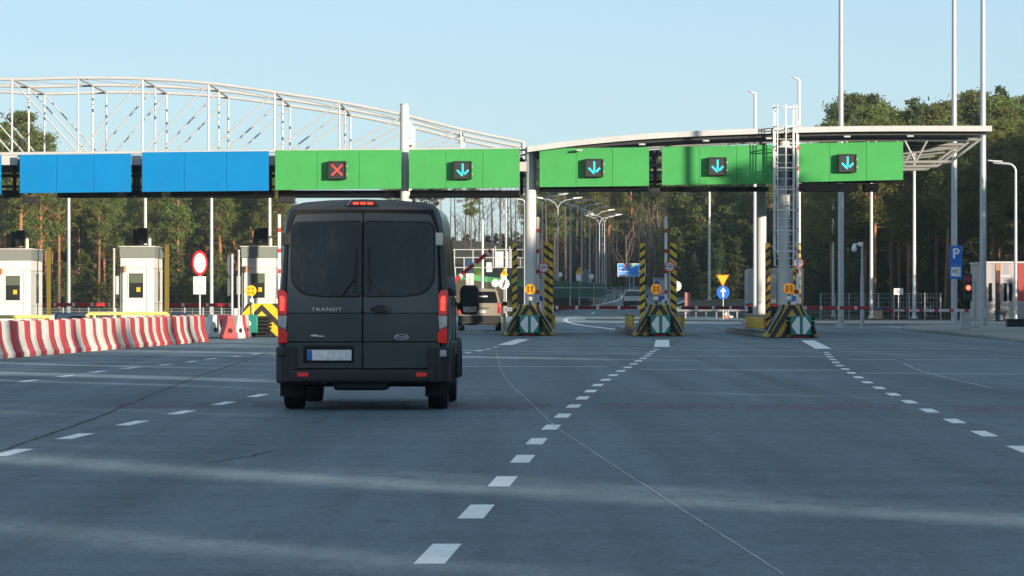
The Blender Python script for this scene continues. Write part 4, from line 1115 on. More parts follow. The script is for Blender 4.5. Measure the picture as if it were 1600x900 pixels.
h = MB(); h.loft([[(x, -0.035 if abs(x-.22) < .1 else -.012, 1.205+dz) for dz in (-t, t)] + [(x, 0.0, 1.205+dz) for dz in (t, -t)] for x, t in ((.10,.018),(.14,.026),(.18,.045),(.26,.045),(.30,.026),(.34,.018))])
h.build('handle', blackp, doors[1], bevel=0.006)
z3 = 2.455
hb = conform(rnd_poly([(-.20,z3-.035),(.20,z3-.035),(.13,z3+.035),(-.13,z3+.035)], .02), -0.0, 0.10).build('high_brake_light', M('lamp_case',(0,0,0)), V, bevel=.008)
for k in (-1,0,1): MB().box(k*.085-.033, k*.085+.033, yr(z3)-.012, yr(z3)+.0, z3-.014, z3+.014).build('led_bar', lamplit, hb)
MB().path([(-.19,yr(2.42)-.004,2.43),(-.135,yr(2.46)-.004,2.49)], .007, 6).build('trim_edge', chrome, hb)
# roof drip line and gutter
# side glass, sills, mirrors
def hw(z):
    for (w0, z0_), (w1, z1_) in zip(prof, prof[1:]):
        if z0_ <= z <= z1_ and z1_ > z0_: return w0+(w1-w0)*(z-z0_)/(z1_-z0_)
    return prof[-1][0]
for s in (-1, 1):
    for y0, y1 in ((.45,1.55),(1.68,2.75),(2.95,3.75)):
        zs = np.linspace(1.36, 2.08, 6); ring = []
        for zz in zs: ring.append([(s*(hw(zz)+.004), y0, zz), (s*(hw(zz)+.004), y1, zz), (s*(hw(zz)-.02), y1, zz), (s*(hw(zz)-.02), y0, zz)])
        MB().loft(ring).build('side_window', vglass, V)
    zs = np.linspace(.62,.80,4)
    MB().loft([[(s*(hw(zz)+.018), .95, zz),(s*(hw(zz)+.018), 3.6, zz),(s*(hw(zz)-.01), 3.6, zz),(s*(hw(zz)-.01), .95, zz)] for zz in zs]).build('rub_strip', vtrim, V, bevel=.006)
    for y0 in (1.62, 2.85): MB().box(s*1.015-.006, s*1.015+.006, y0, y0+.012, .5, 1.34).build('door_gap', seal, V)
    # wheel arches
    for yc in (.95, 4.5):
        a = MB(); a.path([(s*1.015, yc+.47*math.cos(t), .36+.45*math.sin(t)) for t in np.linspace(-.1, math.pi+.1, 12)], .03, 6); a.build('wheel_arch', vtrim, V)
    # mirrors
    m_ = MB(); m_.loft([[(s*x, 3.98+dy, z) for x, z in rnd_poly([(1.05,1.12),(1.27,1.12),(1.29,1.25),(1.28,1.46),(1.24,1.50),(1.08,1.50),(1.04,1.44)], .05, 3)] for dy in (0, .05, .16)]); mm = m_.build('mirror', blackp, V, bevel=.015)
    MB().box(s*1.17-.09, s*1.17+.09, 3.970, 3.978, 1.24, 1.46).build('mirror_glass', M('mirror_glass', (0.02,0.03,0.035), 0.12, var=.3, scale=9, spec=.4), mm)
    MB().box(s*1.17-.085, s*1.17+.085, 3.970, 3.978, 1.155, 1.225).build('wide_mirror_glass', M('mirror_glass2', (0.5,0.55,0.58), 0.1, metal=0.8, var=.25, scale=12), mm)
    MB().tube((s*1.0,4.05,1.22), (s*1.08,4.05,1.25), .045, n=8).build('mirror_arm', blackp, mm)
def wheel(parent, x, y, R, W, rimmat=None, name='wheel'):
    t = MB(); rings = []
    for xx, r in ((-W/2,R*.70),(-W/2,R*.93),(-W*.42,R*.985),(-W*.2,R),(W*.2,R),(W*.42,R*.985),(W/2,R*.93),(W/2,R*.70)):
        rings.append([(x+xx, y+r*math.cos(a), R+r*math.sin(a)) for a in np.linspace(0, 2*math.pi, 32, endpoint=False)])
    t.loft(rings); ty = t.build(name, rubber, parent)
    r = MB(); r.loft([[(x+xx, y+rr*math.cos(a), R+rr*math.sin(a)) for a in np.linspace(0, 2*math.pi, 24, endpoint=False)] for xx, rr in ((-W/2+.02,R*.69),(-W/2+.035,R*.2),(W/2-.035,R*.2),(W/2-.02,R*.69))]); r.build('rim', rimmat or galv, ty)
for s in (-1, 1):
    for y in (.95, 4.5): wheel(V, s*.865, y, .345, .235)
MB().box(-.76,.76,.25,4.9,.30,.395).build('underbody', darkm, V, bevel=.02)
MB().tube((-.75,.95,.34),(.75,.95,.34),.075,n=12).build('axle', darkm, V)
MB().box(-.35,.30,.05,.6,.24,.40).build('spare_carrier', darkm, V, bevel=.04)
MB().tube((-.45,-.02,.36),(-.45,.8,.36),.035,n=10).build('exhaust', galv, V)
for s in (-1,1):
    MB().box(s*.865-.14, s*.865+.14, .42, .45, .16, .46).build('mud_flap', rubber, V)
# ================================================================== OTHER VEHICLES
def car(label, cat, name, loc, W, H, L, paint, belt=.62, rails=False, rz=0, group=None, lit=False, wb=(.75,)):
    o = thing(name, label, cat, loc, group, rz); h = W/2
    def ring(y, ins, zt, zb=.34):
        p = [(h*.86,zb),(h*.97,zb+.04),(h,zb+.25),(h*1.0,H*.50),(h*.97,H*belt),(h*.90,H*.78),(h*.82,H*.93),(h*.74,H*.975),(h*.45,H*.995),(0,H)]
        q = [((w-ins if w else 0), y, zb+(z-zb)*(zt-zb)/(H-zb)) for w, z in p]
        return [(-x,y_,z) for x,y_,z in q[:-1]] + [q[-1]] + q[:-1][::-1]
    b = MB(); r0 = ring(.06,.05,H*.985); r0 = [(x, y+.22*max(0,(z/H-.6)), z) for x,y,z in r0]; r1 = ring(.14,.0,H); r1 = [(x, y+.22*max(0,(z/H-.6)), z) for x,y,z in r1]
    b.loft([r0, r1, ring(.5,0,H), ring(L*.5,0,H), ring(L*.62,.02,H*.93), ring(L*.74,.04,H*.62), ring(L*.95,.08,H*.54), ring(L,.2,H*.42)])
    b.build('body', paint, o, ang=.55)
    def plate(poly, mat, nm, off=-.01, th=.03, par=None):
        n = len(poly); yy = lambda z: .06+.22*max(0,(z/H-.6))+off
        return MB().add([(x,yy(z),z) for x,z in poly]+[(x,yy(z)+th,z) for x,z in poly], [tuple(range(n)),tuple(range(2*n-1,n-1,-1))]+[(k,k+n,(k+1)%n+n,(k+1)%n) for k in range(n)]).build(nm, mat, par or o, smooth=False, bevel=.006)
    plate(rnd_poly([(-h*.86,H*.655),(h*.86,H*.655),(h*.74,H*.925),(-h*.74,H*.925)],.06), glassd, 'rear_window')
    plate([(-h*.99,.36),(h*.99,.36),(h*.99,.62),(h*.9,.66),(-h*.9,.66),(-h*.99,.62)], vtrim, 'bumper', -.06, .1)
    for s in (-1,1):
        t = plate(mir([(h*.86,H*.41),(h*1.0,H*.41),(h*.985,H*.66),(h*.87,H*.66)],s), lampred, 'tail_light', -.02, .06)
        plate(mir([(h*.885,H*.56),(h*.97,H*.56),(h*.965,H*.63),(h*.885,H*.63)],s), lamplit if lit else lampred, 'brake_lens', -.026, .03, t)
        m_ = MB().box(s*(h+.15)-.1, s*(h+.15)+.1, L*.60, L*.60+.14, H*.58, H*.58+.2); m_.build('mirror', blackp, o, bevel=.03)
        MB().tube((s*h*.95,L*.6+.08,H*.6),(s*(h+.1),L*.6+.08,H*.6),.03,n=6).build('mirror_arm', blackp, o)
        MB().loft([[(s*(h*.962),L*.16,H*.645),(s*(h*.962),L*.6,H*.645),(s*(h*.90),L*.6,H*.64),(s*(h*.90),L*.16,H*.64)],[(s*(h*.865),L*.20,H*.88),(s*(h*.865),L*.55,H*.88),(s*(h*.82),L*.55,H*.88),(s*(h*.82),L*.20,H*.88)]]).build('side_window', glassd, o)
        if rails: MB().path([(s*h*.74,.6,H*.985),(s*h*.74,.7,H+.04),(s*h*.74,L*.5,H+.04),(s*h*.74,L*.55,H*.985)],.02,6).build('roof_rail', galv, o)
        for y in (L*.18, L*.8): wheel(o, s*(h-.13), y, .36, .24)
    plate([(-.26,H*.42),(.26,H*.42),(.26,H*.48),(-.26,H*.48)], platew, 'number_plate', -.02, .02)
    plate([(-.3,H*.525),(.42,H*.525),(.42,H*.545),(-.3,H*.545)], vtrim, 'handle', -.02, .02)
    MB().box(-h*.8,h*.8,.3,L*.9,.24,.335).build('underbody', darkm, o)
    return o
beige = M('beige_paint', (0.33,0.285,0.215), 0.35, metal=0.25, var=.06, grime=.1, coat=.3)
sv = car('beige off-road car with dark rear window waiting beyond the dark van mirror', 'car', 'car', (gx(749,170),170,0), 1.88, 1.84, 4.6, beige, rails=True, lit=True)
MB().box(-.25,.35,-.0,.01,1.46,1.52).build('window_sticker', signwhite, sv)
car('white minivan driving away on the motorway past the lowered boom', 'minivan', 'minivan', (gx(988,378),378,T(11.5,378)+.02), 1.86, 1.72, 4.6, M('car_white',(0.66,0.67,0.68),.35,var=.04,coat=.3), rz=-.16)
# parked lorries
def lorry(label, px, Zp, W, zt, L, m_, rz=0):
    o = thing('lorry', label, 'lorry', (gx(px,Zp), Zp, 0), 'lorries parked past the booths', rz)
    MB().box(-W/2, W/2, 0, L, 1.05, zt).build('trailer_box', m_, o, bevel=.03)
    for s in (-1,1):
        MB().box(s*W/4-W/4+.03, s*W/4+W/4-.03, -.02, -.001, 1.12, zt-.08).build('rear_door', m_, o, bevel=.01)
        MB().tube((s*.25,-.05,1.2),(s*.25,-.05,zt-.15),.02,n=6).build('lock_rod', galv, o)
        MB().box(s*W*.4-.2, s*W*.4+.2, -.05, .05, .82, .98).build('tail_light', lampred, o)
        for y in (1.6,2.9): wheel(o, s*(W/2-.22), y, .5, .36)
    MB().box(-W/2+.1, W/2-.1, 0.06, L, .85, 1.04).build('chassis', darkm, o)
    MB().box(-W/2+.05, W/2-.05, -.04, .04, .50, .66).build('bumper_bar', vtrim, o)
    cb = MB(); cb.loft([[(x,y,z) for x,z in ((-W/2+.05,.6),(W/2-.05,.6),(W/2-.05,zt-.35),(-W/2+.05,zt-.35))] for y in (L+.5,L+2.4)]); cb.build('cab', M('cab_white',(0.6,0.6,0.6),.4), o, bevel=.1)
    MB().box(-W/2+.05,W/2-.05,L+2.41,L+2.44,1.7,2.6).build('windscreen', glassd, o)
    return o
lorry('lorry with grey box trailer parked behind the pole and the orange striped post', 1191, 332, 2.5, 4.0, 12, M('trailer_grey',(0.42,0.42,0.41),.5,var=.06,grime=.2), -.04)
lorry('white lorry parked behind the caged ladder, upper body catching light', 1233, 338, 2.5, 4.1, 12, M('trailer_white',(0.74,0.74,0.72),.45,var=.04,grime=.12), -.02)
# ================================================================== LAMPS, MASTS, SIGNS, RIGHT SIDE
def mast(px, Z, wpx, ytop, label, group, mat=None, head=None, base_label=True):
    x = gx(px, Z); g = T(x, Z)
    o = thing('lamp_mast' if head != 'arm' else 'street_lamp', label, 'lamp mast' if head != 'arm' else 'street lamp', (x, Z, g), group)
    zt = gz(ytop, Z)-g; r = wpx*Z/FPX/2
    mat = mat or M('mast_grey', (0.47,0.49,0.50), 0.45, metal=0.3, var=0.08, scale=1.0)
    MB().path([(0,0,0.03),(0,0,zt*.5),(0,0,zt)], [r*1.12, r, r*.8], 14).build('shaft', mat, o)
    MB().box(-r*2.2,r*2.2,-r*2.2,r*2.2,0,0.03).build('base_plate', galv, o)
    for sx in (-1,1): MB().prism([(sx*r*1.0,.03),(sx*r*2,.03),(sx*r*1.0,.35)][::sx], -.015,.015).build('gusset', galv, o)
    MB().box(-r*1.02,r*1.02,-r*1.16,-r*.9,.5,.95).build('hatch', galv, o)
    return o, zt, r
MG = 'tall masts and lamp posts past the canopy'
wm = M('mast_white', (0.66,0.66,0.63), 0.4, var=0.06, grime=.1)
mast(1314, 190, 8.6, -30, 'tall mast with a foot plate rising behind the panel at the canopy end', MG)
mast(1491, 205, 8.8, -30, 'tall mast carrying the blue parking and toilet sign', MG)
mast(1536, 186, 9.6, -30, 'thickest tall mast, past the parking sign and the canopy tip', MG)
def armlamp(px, Z, wpx, ytop, dx, label, group, mat=wm, curve=False):
    o, zt, r = mast(px, Z, wpx, ytop, label, group, mat, 'arm')
    o['category'] = 'street lamp'
    L = dx*Z/FPX
    if curve:
        pts = [(0,0,zt)] + [(L*.30*(1-math.cos(t)), 0, zt+abs(L)*.28*math.sin(t)) for t in np.linspace(.2, math.pi/2, 6)] + [(L*.8,0,zt+abs(L)*.32)]
        MB().path(pts, r*.75, 8).build('arm', mat, o); zh = zt+abs(L)*.32
    else:
        MB().path([(0,0,zt-.1),(0,0,zt),(L*.5,0,zt+abs(L)*.13)], [r*.8,r*.8,r*.6], 8).build('arm', mat, o); zh = zt+abs(L)*.13
    s = 1 if L > 0 else -1
    MB().prism([(L*.48,zh-.02),(L,zh+.08),(L,zh+.16),(L*.48,zh+.1)][::s], -.16, .16).build('lamp_head', galv, o, bevel=.02)
    return o
armlamp(1180, 262, 6.2, 146, -11, 'white street lamp standing up past the canopy roof, between the down-arrow panels', MG)
armlamp(1248.5, 300, 5.2, 124, -11, 'white street lamp with short arm rising just past the caged ladder', MG)
for px_, Z_, w_, yt, lab in ((1302,322,4.2,262,'thin grey pole beside the foot plate mast before the dark wood'),(1361.5,296,5,262,'thin pale pole next to the litter bin'),(1428.5,286,5,240,'thin pale pole between the wheelchair sign and the parking sign'),(1108.5,430,4,292,'thin pale pole beside the yellow triangle sign')):
    mast(px_, Z_, w_, yt, lab, MG, wm)
armlamp(1587, 230, 5.0, 268, -44, 'street lamp with a curved arm beside the low striped building', MG, M('mast_grey',(0,0,0)), True)
for px_, Z_, yt, lab in ((107.5,250,262,'pale lamp post between the cut-off booth and the middle booth'),(227,255,262,'pale lamp post rising behind the middle booth'),(330.5,250,262,'pale lamp post behind the turned round sign'),(421.5,252,262,'pale lamp post behind the booth beside the dark van')):
    mast(px_, Z_, 5.0, yt, lab, 'pale lamp posts behind the booths', wm)
mast(754, 300, 4.0, 343, 'thin white post standing in the railing frame beyond the beige car', 'posts near the railing frame', wm)
armlamp(790.5, 330, 2.6, 300, -8, 'thin lamp post right in front of the white railing panels', 'posts near the railing frame', M('mast_grey',(0,0,0)))
armlamp(820, 300, 2.8, 318, -24, 'lamp post with curved arm beside the thick pale column', 'posts near the railing frame', wm, True)
# double-armed lamps along the motorway
def dlamp_parts(o, h):
    MB().path([(0,0,0),(0,0,h*.5),(0,0,h)], [.10,.085,.06], 10).build('shaft', M('lamp_grey',(0.40,0.41,0.41),.5,var=.08), o)
    for s in (-1,1):
        MB().path([(0,0,h-.02),(s*.25,0,h+.45),(s*.7,0,h+.72),(s*1.5,0,h+.85)], [.05,.05,.045,.04], 8).build('arm', M('lamp_grey',(0.40,0.41,0.41),.5,var=.08), o)
        MB().prism([(s*1.4,h+.80),(s*2.25,h+.93),(s*2.25,h+1.03),(s*1.4,h+.98)][::s], -.17,.17).build('lamp_head', galv, o, bevel=.02)
for i, (px_, yt, Z_, rz) in enumerate(((847.5,320,345,.1),(871.5,325,362,.15),(891.5,327.5,380,.2),(909,332,398,.3),(921.5,336.5,415,.4),(932,341,432,.5),(936.5,350.5,452,.7),(941,346,470,.6),(944.5,347,492,.3),(947.5,346.5,515,0))):
    x = gx(px_, Z_); g = T(x, Z_)
    lab = ['double-armed lamp nearest the thick pale column, partly behind the barrier arm','double-armed lamp second along the curving motorway row','double-armed lamp third along the curving motorway row','double-armed lamp fourth along the curving motorway row','double-armed lamp fifth along the curving motorway row','double-armed lamp sixth along the row, where the arms begin to crowd','shortest-looking double-armed lamp, its arms below the others of the crowded end','double-armed lamp among the crowded far end of the row','second last double-armed lamp of the crowded far end','last double-armed lamp of the row, furthest along the motorway'][i]
    o = thing('double_lamp', lab, 'street lamp', (x, Z_, g), 'double-armed lamps along the motorway', rz)
    dlamp_parts(o, gz(yt, Z_)-g)
# parking and toilet sign
Zp = 203.4; c = P(1493.5, 410, Zp); hw_ = 10.2*Zp/FPX; hh = 26*Zp/FPX
o = thing('parking_sign', 'tall blue parking sign with white WC plate on the mast', 'road sign', tuple(c))
MB().box(-hw_, hw_, 0, 0.05, -hh, hh).build('board', signblue, o, bevel=.01)
MB().box(-.24, .24, -.010, -.001, -hh+.14, -hh+.62).build('white_plate', signwhite, o, smooth=False)
text('lettering', 'WC', .33, (0,-.013,-hh+.38), inkblack, o, width=.38)
text('lettering', 'P', .72, (0.0,-.006,hh-.42), signwhite, o, bold=.022)
text('lettering', '500 m', .16, (.05,-.006,-.13), M('sign_pale_blue',(.15,.35,.6),.4), o)
for s in (-.5,.5): MB().box(-.2,.2,.051,.11,s-.03,s+.03).build('clamp', galv, o)
# traffic light, barrier and its box on the pavement
o = thing('traffic_light', 'black traffic light glowing red beside the tall mast', 'traffic light', (gx(1524,175), 175, .12))
MB().tube((0,0,.02),(0,0,gz(440,175)-.12),.045,n=12).build('pole', M('pole_cream',(.50,.49,.44),.5,var=.1), o)
MB().tube((0,0,0),(0,0,.02),.22,n=16).build('base_plate', darkm, o)
zc = gz(449.5,175)-.12; xc = gx(1512,175)-gx(1524,175)
hd = MB().box(xc-.17,xc+.17,-.22,.0,zc-.6,zc+.62).build('housing', blackp, o, bevel=.03)
q = MB(); q.disc((xc,zc), .115, -.232,-.221, 24); q.build('red_light', M('signal_red_lit',(.8,.05,.03),.3,var=0,emit=(1.0,.12,.06),estr=2.6), hd)
q = MB(); q.ring((xc,zc), .115,.15,-.34,-.2215,24); q.build('visor', blackp, hd)
q = MB(); q.disc((xc,zc+.38), .11, -.229,-.221, 24); q.build('upper_lens', M('lens_dark_red',(.10,.006,.008),.3,var=.1,emit=(.5,.01,.01),estr=.08), hd)
q = MB(); q.disc((xc,zc-.38), .11, -.229,-.221, 24); q.build('lower_lens', M('lens_dark_green',(.006,.03,.02),.3,var=.1), hd)
for dz in (-.25,.25): MB().box(xc+.17,.0,-.08,-.03,zc+dz-.03,zc+dz+.03).build('bracket', galv, o)
Zb = 163.0
o = thing('barrier_boom', 'thin white barrier boom with red marks and grey box on the pavement', 'barrier boom', (gx(1508,Zb), Zb, .12), 'lowered red barrier booms across the lanes')
zb = gz(485,Zb)-.12
MB().box(-.20,.20,-.2,.2,.02,zb+.05).build('housing', M('box_grey',(.55,.55,.54),.5,var=.08,grime=.2), o, bevel=.02)
L = gx(1384,Zb)-gx(1508,Zb)
wb = stripe('boom_bands', (0.50,0.03,0.035), (0.74,0.735,0.72), (1,0,0), 0.62, 0.28, off=.1, grime=.2)
MB().prism([(L,zb-.045),(.12,zb-.06),(.12,zb+.06),(L,zb+.045)], -.28,-.22).build('boom_bar', wb, o, bevel=.008)
MB().box(L-.002,L+.3,-.285,-.215,zb-.055,zb+.055).build('boom_tip', red, o, bevel=.01)
MB().box(-.08,.16,-.215,-.202,.25,.55).build('hatch', galv, o)
MB().path([(.2,.1,.3),(.4,.1,.5),(.42,.1,1.6)], .03, 8).build('conduit', galv, o)
# camera pole, litter bin, wheelchair sign
o = thing('camera_pole', 'grey pole with two white surveillance cameras near the litter bin', 'camera pole', (gx(1347,183),183,0))
zt = gz(378,183)
MB().path([(0,0,0),(0,0,zt*.62),(0,0,zt*.621),(0,0,zt)], [.085,.08,.055,.05], 12).build('pole', galv, o)
MB().path([(0,-.02,zt-.12),(-.12,-.1,zt-.12),(-.34,-.12,zt-.1)], .03, 8).build('arm', white, o)
q = MB(); q.sphere((-.38,-.12,zt-.33), .13, 14, sc=(1,1,1.15)); q.build('dome_camera', signwhite, o)
MB().tube((-.38,-.12,zt-.22),(-.38,-.12,zt-.08),.09,.06,n=12).build('camera_cap', white, o)
MB().box(-.20,.02,-.30,-.08,zt-.2,zt-.02).build('camera_box', white, o, bevel=.03)
MB().box(-.1,.1,-.1,.1,.0,.03).build('base_plate', galv, o)
o = thing('litter_bin', 'tan litter bin with blue lid at the pavement edge behind the red boom tip', 'litter bin', (gx(1373,262),262,.0))
MB().box(-.24,.24,0,.45,.05,.68).build('body', M('bin_tan',(.42,.30,.17),.7,var=.15), o, bevel=.03)
MB().box(-.27,.27,-.03,.48,.681,.82).build('lid', M('bin_blue',(.05,.08,.16),.6,var=.1), o, bevel=.04)
MB().box(-.2,.2,.05,.4,0,.05).build('foot', darkm, o)
o = thing('wheelchair_sign', 'small white wheelchair parking sign on a thin pole', 'road sign', (gx(1404,250),250,0))
z0_ = gz(460.5,250); z1_ = gz(450.5,250)
MB().box(-.30,.30,0,.02,z0_,z1_).build('plate', signwhite, o, bevel=.005)
q = MB(); zc = (z0_+z1_)/2
q.ring((0.0,zc-.05), .075,.10,-.008,-.001,16); q.disc((-.03,zc+.14), .03,-.008,-.001,10); q.box(-.05,-.015,-.008,-.0015,zc-.0,zc+.1); q.box(-.0149,.08,-.008,-.0015,zc-.0,zc+.03); q.box(.0801,.11,-.008,-.0015,zc-.12,zc+.03)
q.build('wheelchair_symbol', inkblack, o, smooth=False)
MB().tube((0,.045,0),(0,.045,z0_+.3),.025,n=8).build('pole', galv, o)
# low service building
Zc = 244.0; bx0 = gx(1540,Zc)
o = thing('service_building', 'low building with grey and red panel walls and narrow windows under the pines', 'building', (bx0,Zc,0))
zt = gz(408.5,Zc); W = 14.0
bw = stripe('panel_stripes', (0.42,0.36,0.35), (0.30,0.31,0.33), (1,0,0), 0.72, 0.5, grime=.1)
MB().box(0,W,0,8,1.25,zt-.1).build('upper_wall', bw, o)
MB().box(-.01,W,-.012,8,.1,1.248).build('lower_wall', M('wall_pale',(.48,.43,.39),.8,var=.1,scale=.8), o)
MB().box(-.06,W+.05,-.06,8.05,zt-.1,zt).build('roof_edge', steel_white, o)
MB().box(gx(1590,Zc)-bx0,W,-.03,-.002,1.25,zt-.102).build('red_panel', M('wall_red',(.34,.05,.045),.7,var=.1), o)
for px_ in (1547.5,1571,1579): MB().box(gx(px_,Zc)-bx0-.10, gx(px_,Zc)-bx0+.10, -.02,-.002,1.27,2.4).build('window', glassd, o)
MB().box(gx(1588,Zc)-bx0,gx(1600,Zc)-bx0,-.035,-.013,.1,1.2).build('door', M('door_grey',(.30,.30,.31),.6), o)
o = thing('steel_flue', 'rusty brown square post standing before the low building wall', 'post', (gx(1559.5,238),238,0))
MB().box(-.14,.14,0,.28,.03,gz(423,238)).build('shaft', M('rust_dark',(.10,.035,.03),.8,var=.25), o, bevel=.01)
MB().box(-.16,.16,-.02,.30,gz(423,238)+.001,gz(411,238)).build('cap', M('rust_light',(.42,.20,.13),.8,var=.25), o, bevel=.01)
MB().box(-.2,.2,-.05,.33,0,.03).build('base_plate', darkm, o)
MB().box(.15,1.05,.08,.16,gz(431,238)-.06,gz(431,238)+.06).build('side_arm', galv, o)
o = thing('dark_bin', 'dark round bin with wide rim in front of the low building', 'bin', (gx(1563,225),225,.0))
q = MB(); q.loft([[(r*math.cos(t), r*math.sin(t), z) for t in np.linspace(0,2*math.pi,20,endpoint=False)] for z,r in ((0,.27),(.66,.32),(.67,.39),(.72,.39),(.73,.3))]); q.build('body', M('bin_dark',(.035,.04,.045),.6,var=.15), o)
q = MB(); q.box(-.08,.08,-.36,-.30,.2,.5); q.build('plate', galv, o)
o = thing('plinth_block', 'low black block standing on the pavement at the picture edge', 'block', (gx(1596,178),178,.12))
MB().box(-.62,.62,0,.8,.0,.30).build('body', M('block_black',(.014,.015,.016),.7,var=.2), o, bevel=.03)
MB().box(-.66,.66,-.04,.84,.302,.36).build('cover', M('block_black',(0,0,0)), o, bevel=.02)
# yellow triangle and blue arrow
Zt = 255.0
o = thing('priority_sign', 'yellow upside-down triangle sign above a round blue arrow sign', 'road sign', (gx(1130,Zt),Zt,0))
s_ = Zt/FPX; xo = gx(1129.3,Zt)-gx(1130,Zt)
tri = [(xo, gz(448,Zt)), (xo+10.2*s_, gz(429.3,Zt)), (xo-10.2*s_, gz(429.3,Zt))]
MB().prism(rnd_poly(tri,.05,3), 0, .02).build('red_edge', M('sign_orange',(.72,.20,.01),.4,var=.03), o)
ci = Vector((xo, gz(435.5,Zt)))
MB().prism(rnd_poly([tuple(ci+(Vector(p)-ci)*.78) for p in tri],.04,3), -.006,-.001).build('yellow_face', signyellow, o)
zc = gz(457,Zt)
q = MB(); q.disc((0,zc), 10.2*s_, 0,.02,32); q.build('blue_face', M('sign_blue_round',(.01,.13,.60),.4,var=.03), o)
a = 10.2*s_
MB().prism([(-.055,zc-a*.72),(.055,zc-a*.72),(.055,zc+.05),(.20,zc+.05),(0,zc+a*.78),(-.20,zc+.05),(-.055,zc+.05)], -.006,-.001).build('white_arrow', signwhite, o, smooth=False)
MB().tube((0,.045,0),(0,.045,gz(435,Zt)),.03,n=8).build('pole', galv, o)
# motorway direction sign
Zm = 455.0; x0,x1 = gx(965,Zm), gx(1009,Zm); z0_,z1_ = gz(432,Zm), gz(411.8,Zm); g = T((x0+x1)/2,Zm)
o = thing('direction_sign', 'blue motorway direction sign with white town names beyond the middle island', 'road sign', ((x0+x1)/2,Zm,0))
w = (x1-x0)/2
MB().box(-w,w,0,.08,z0_,z1_).build('border', signwhite, o)
MB().box(-w+.07,w-.07,-.012,-.001,z0_+.07,z1_-.07).build('board', M('sign_blue_lit',(.016,.27,.85),.35,var=.02), o, smooth=False)  # blue lightened to stand in for light on the sign
H_ = z1_-z0_
MB().box(-.95,-.40,-.024,-.013,z1_-.38,z1_-.10).build('red_badge', signred, o, smooth=False); text('lettering','A2',.24,(-.68,-.027,z1_-.245),signwhite,o,width=.40)
MB().box(-.30,.5,-.024,-.013,z1_-.38,z1_-.10).build('green_badge', M('sign_green',(.01,.28,.10),.4), o, smooth=False); text('lettering','E30',.24,(.10,-.027,z1_-.245),signwhite,o,width=.62)
for k,(n_,d_) in enumerate((('Poznań','150'),('Warszawa','465'),('Terespol','635'))):
    zz = z1_-.56-.34*k
    text('lettering', n_, .33, (-w+.75,-.014,zz), signwhite, o, width=(.95,1.25,1.2)[k], bold=.006)
    text('lettering', d_, .33, (w-.55,-.014,zz), signwhite, o, width=.62, bold=.006)
for s in (-.25,.25):
    MB().tube((s-.0,.15,g-.0),(s,.15,z1_-.1),.06,n=8).build('pole', galv, o)
for k in range(3): MB().tube((-.25,.15,g+.3+k*.5),(.25,.15,g+.55+k*.5),.025,n=6).build('brace', galv, o)
# signs along the left of the motorway
def disc_sign(px,py,Z,r,label,name='round_sign',base=None):
    c = P(px,py,Z); g = T(c.x,Z) if base is None else base
    o = thing(name,label,'road sign',(c.x,Z,g),'small signs beyond the booths')
    q = MB(); q.disc((0,c.z-g),r,0,.02,24); q.build('face',signwhite,o)
    MB().tube((0,.045,0),(0,.045,c.z-g+.1),.03,n=8).build('pole',galv,o)
    return o, c.z-g
o, z = disc_sign(787.5,443.5,300,.42,'white end of 40 limit sign with a black slash, above the beige car mirror')
text('lettering','40',.42,(0,-.004,z),M('ink_grey',(.2,.2,.21)),o,width=.56)
MB().obox((0,-.012,z),(.10,0,.32),(0,.002,0),(.045,0,-.014)).build('black_slash',inkblack,o,smooth=False)
disc_sign(774,442.5,312,.30,'blank back of a round sign next to the end of 40 sign','sign_back')
disc_sign(1056.5,447,300,.40,'round white sign half hidden behind the striped post of middle island')
disc_sign(875,429,390,.25,'pale round sign back above the green barrier, before the yellow triangle','sign_back')
disc_sign(924,432,395,.26,'pale round sign back after the grey cabinet on the green barrier','sign_back')
def tri_sign(px,py,Z,label,s):
    c = P(px,py,Z); g = T(c.x,Z)
    o = thing('warning_sign',label,'road sign',(c.x,Z,g),'small signs beyond the booths')
    z = c.z-g
    t = MB().prism(rnd_poly([(-s,z-s*.8),(s,z-s*.8),(0.05,z+s)],.05,3),0,.03).build('yellow_face',signyellow,o); 
    MB().prism([(-.04,z-s*.35),(.04,z-s*.35),(.06,z+s*.3),(-.06,z+s*.3)],-.006,-.001).build('symbol',inkblack,o)
    MB().box(-s*.75,s*.45,0,.03,z-s*2.5,z-s*.85).build('plate',signwhite,o)
    MB().tube((0,.06,0),(0,.06,z),.03,n=8).build('pole',galv,o)
tri_sign(787.5,425.5,305,'yellow warning triangle over a white plate above the end of 40 sign',.32)
tri_sign(905,423,388,'yellow warning triangle over a white plate above the shaded green barrier',.40)
# slip road on its bank, with the green crash barrier
bank = [(318,-9.0,3.3),(326,-4.2,3.05),(338,0.4,2.55),(352,3.2,2.15),(368,5.0,1.7),(386,7.0,1.55),(405,8.6,1.6)]
bm_ = MB(); rings = []
for y,x,h in bank:
    rings.append([(x-.3,y-1.8,T(x,y-2)-.05),(x,y,h),(x-3.0,y+7,h+.05),(x-3.5,y+10,h-.3),(x-4,y+14,T(x-4,y+14)-.05)])
bm_.loft(rings,0,True,False); struct(bm_.build('embankment', M_grass, ang=1.2))
rd = MB(); rd.loft([[(x-.15,y+.3,h+.03),(x-2.9,y+6.8,h+.09)] for y,x,h in bank],0,False,False); struct(rd.build('slip_road', M_road2, ang=1.2))
gb = thing('green_barrier','long bright green crash barrier sloping down along the raised slip road','crash barrier',(0,0,0))
gm = M('barrier_green',(0.10,0.36,0.13),.55,var=.12,grime=.15); gm2 = M('barrier_green_shaded',(0.015,0.13,0.07),.6,var=.2,scale=1.2,grime=.2)  # second green is darker, with the screen's shade put into the colour
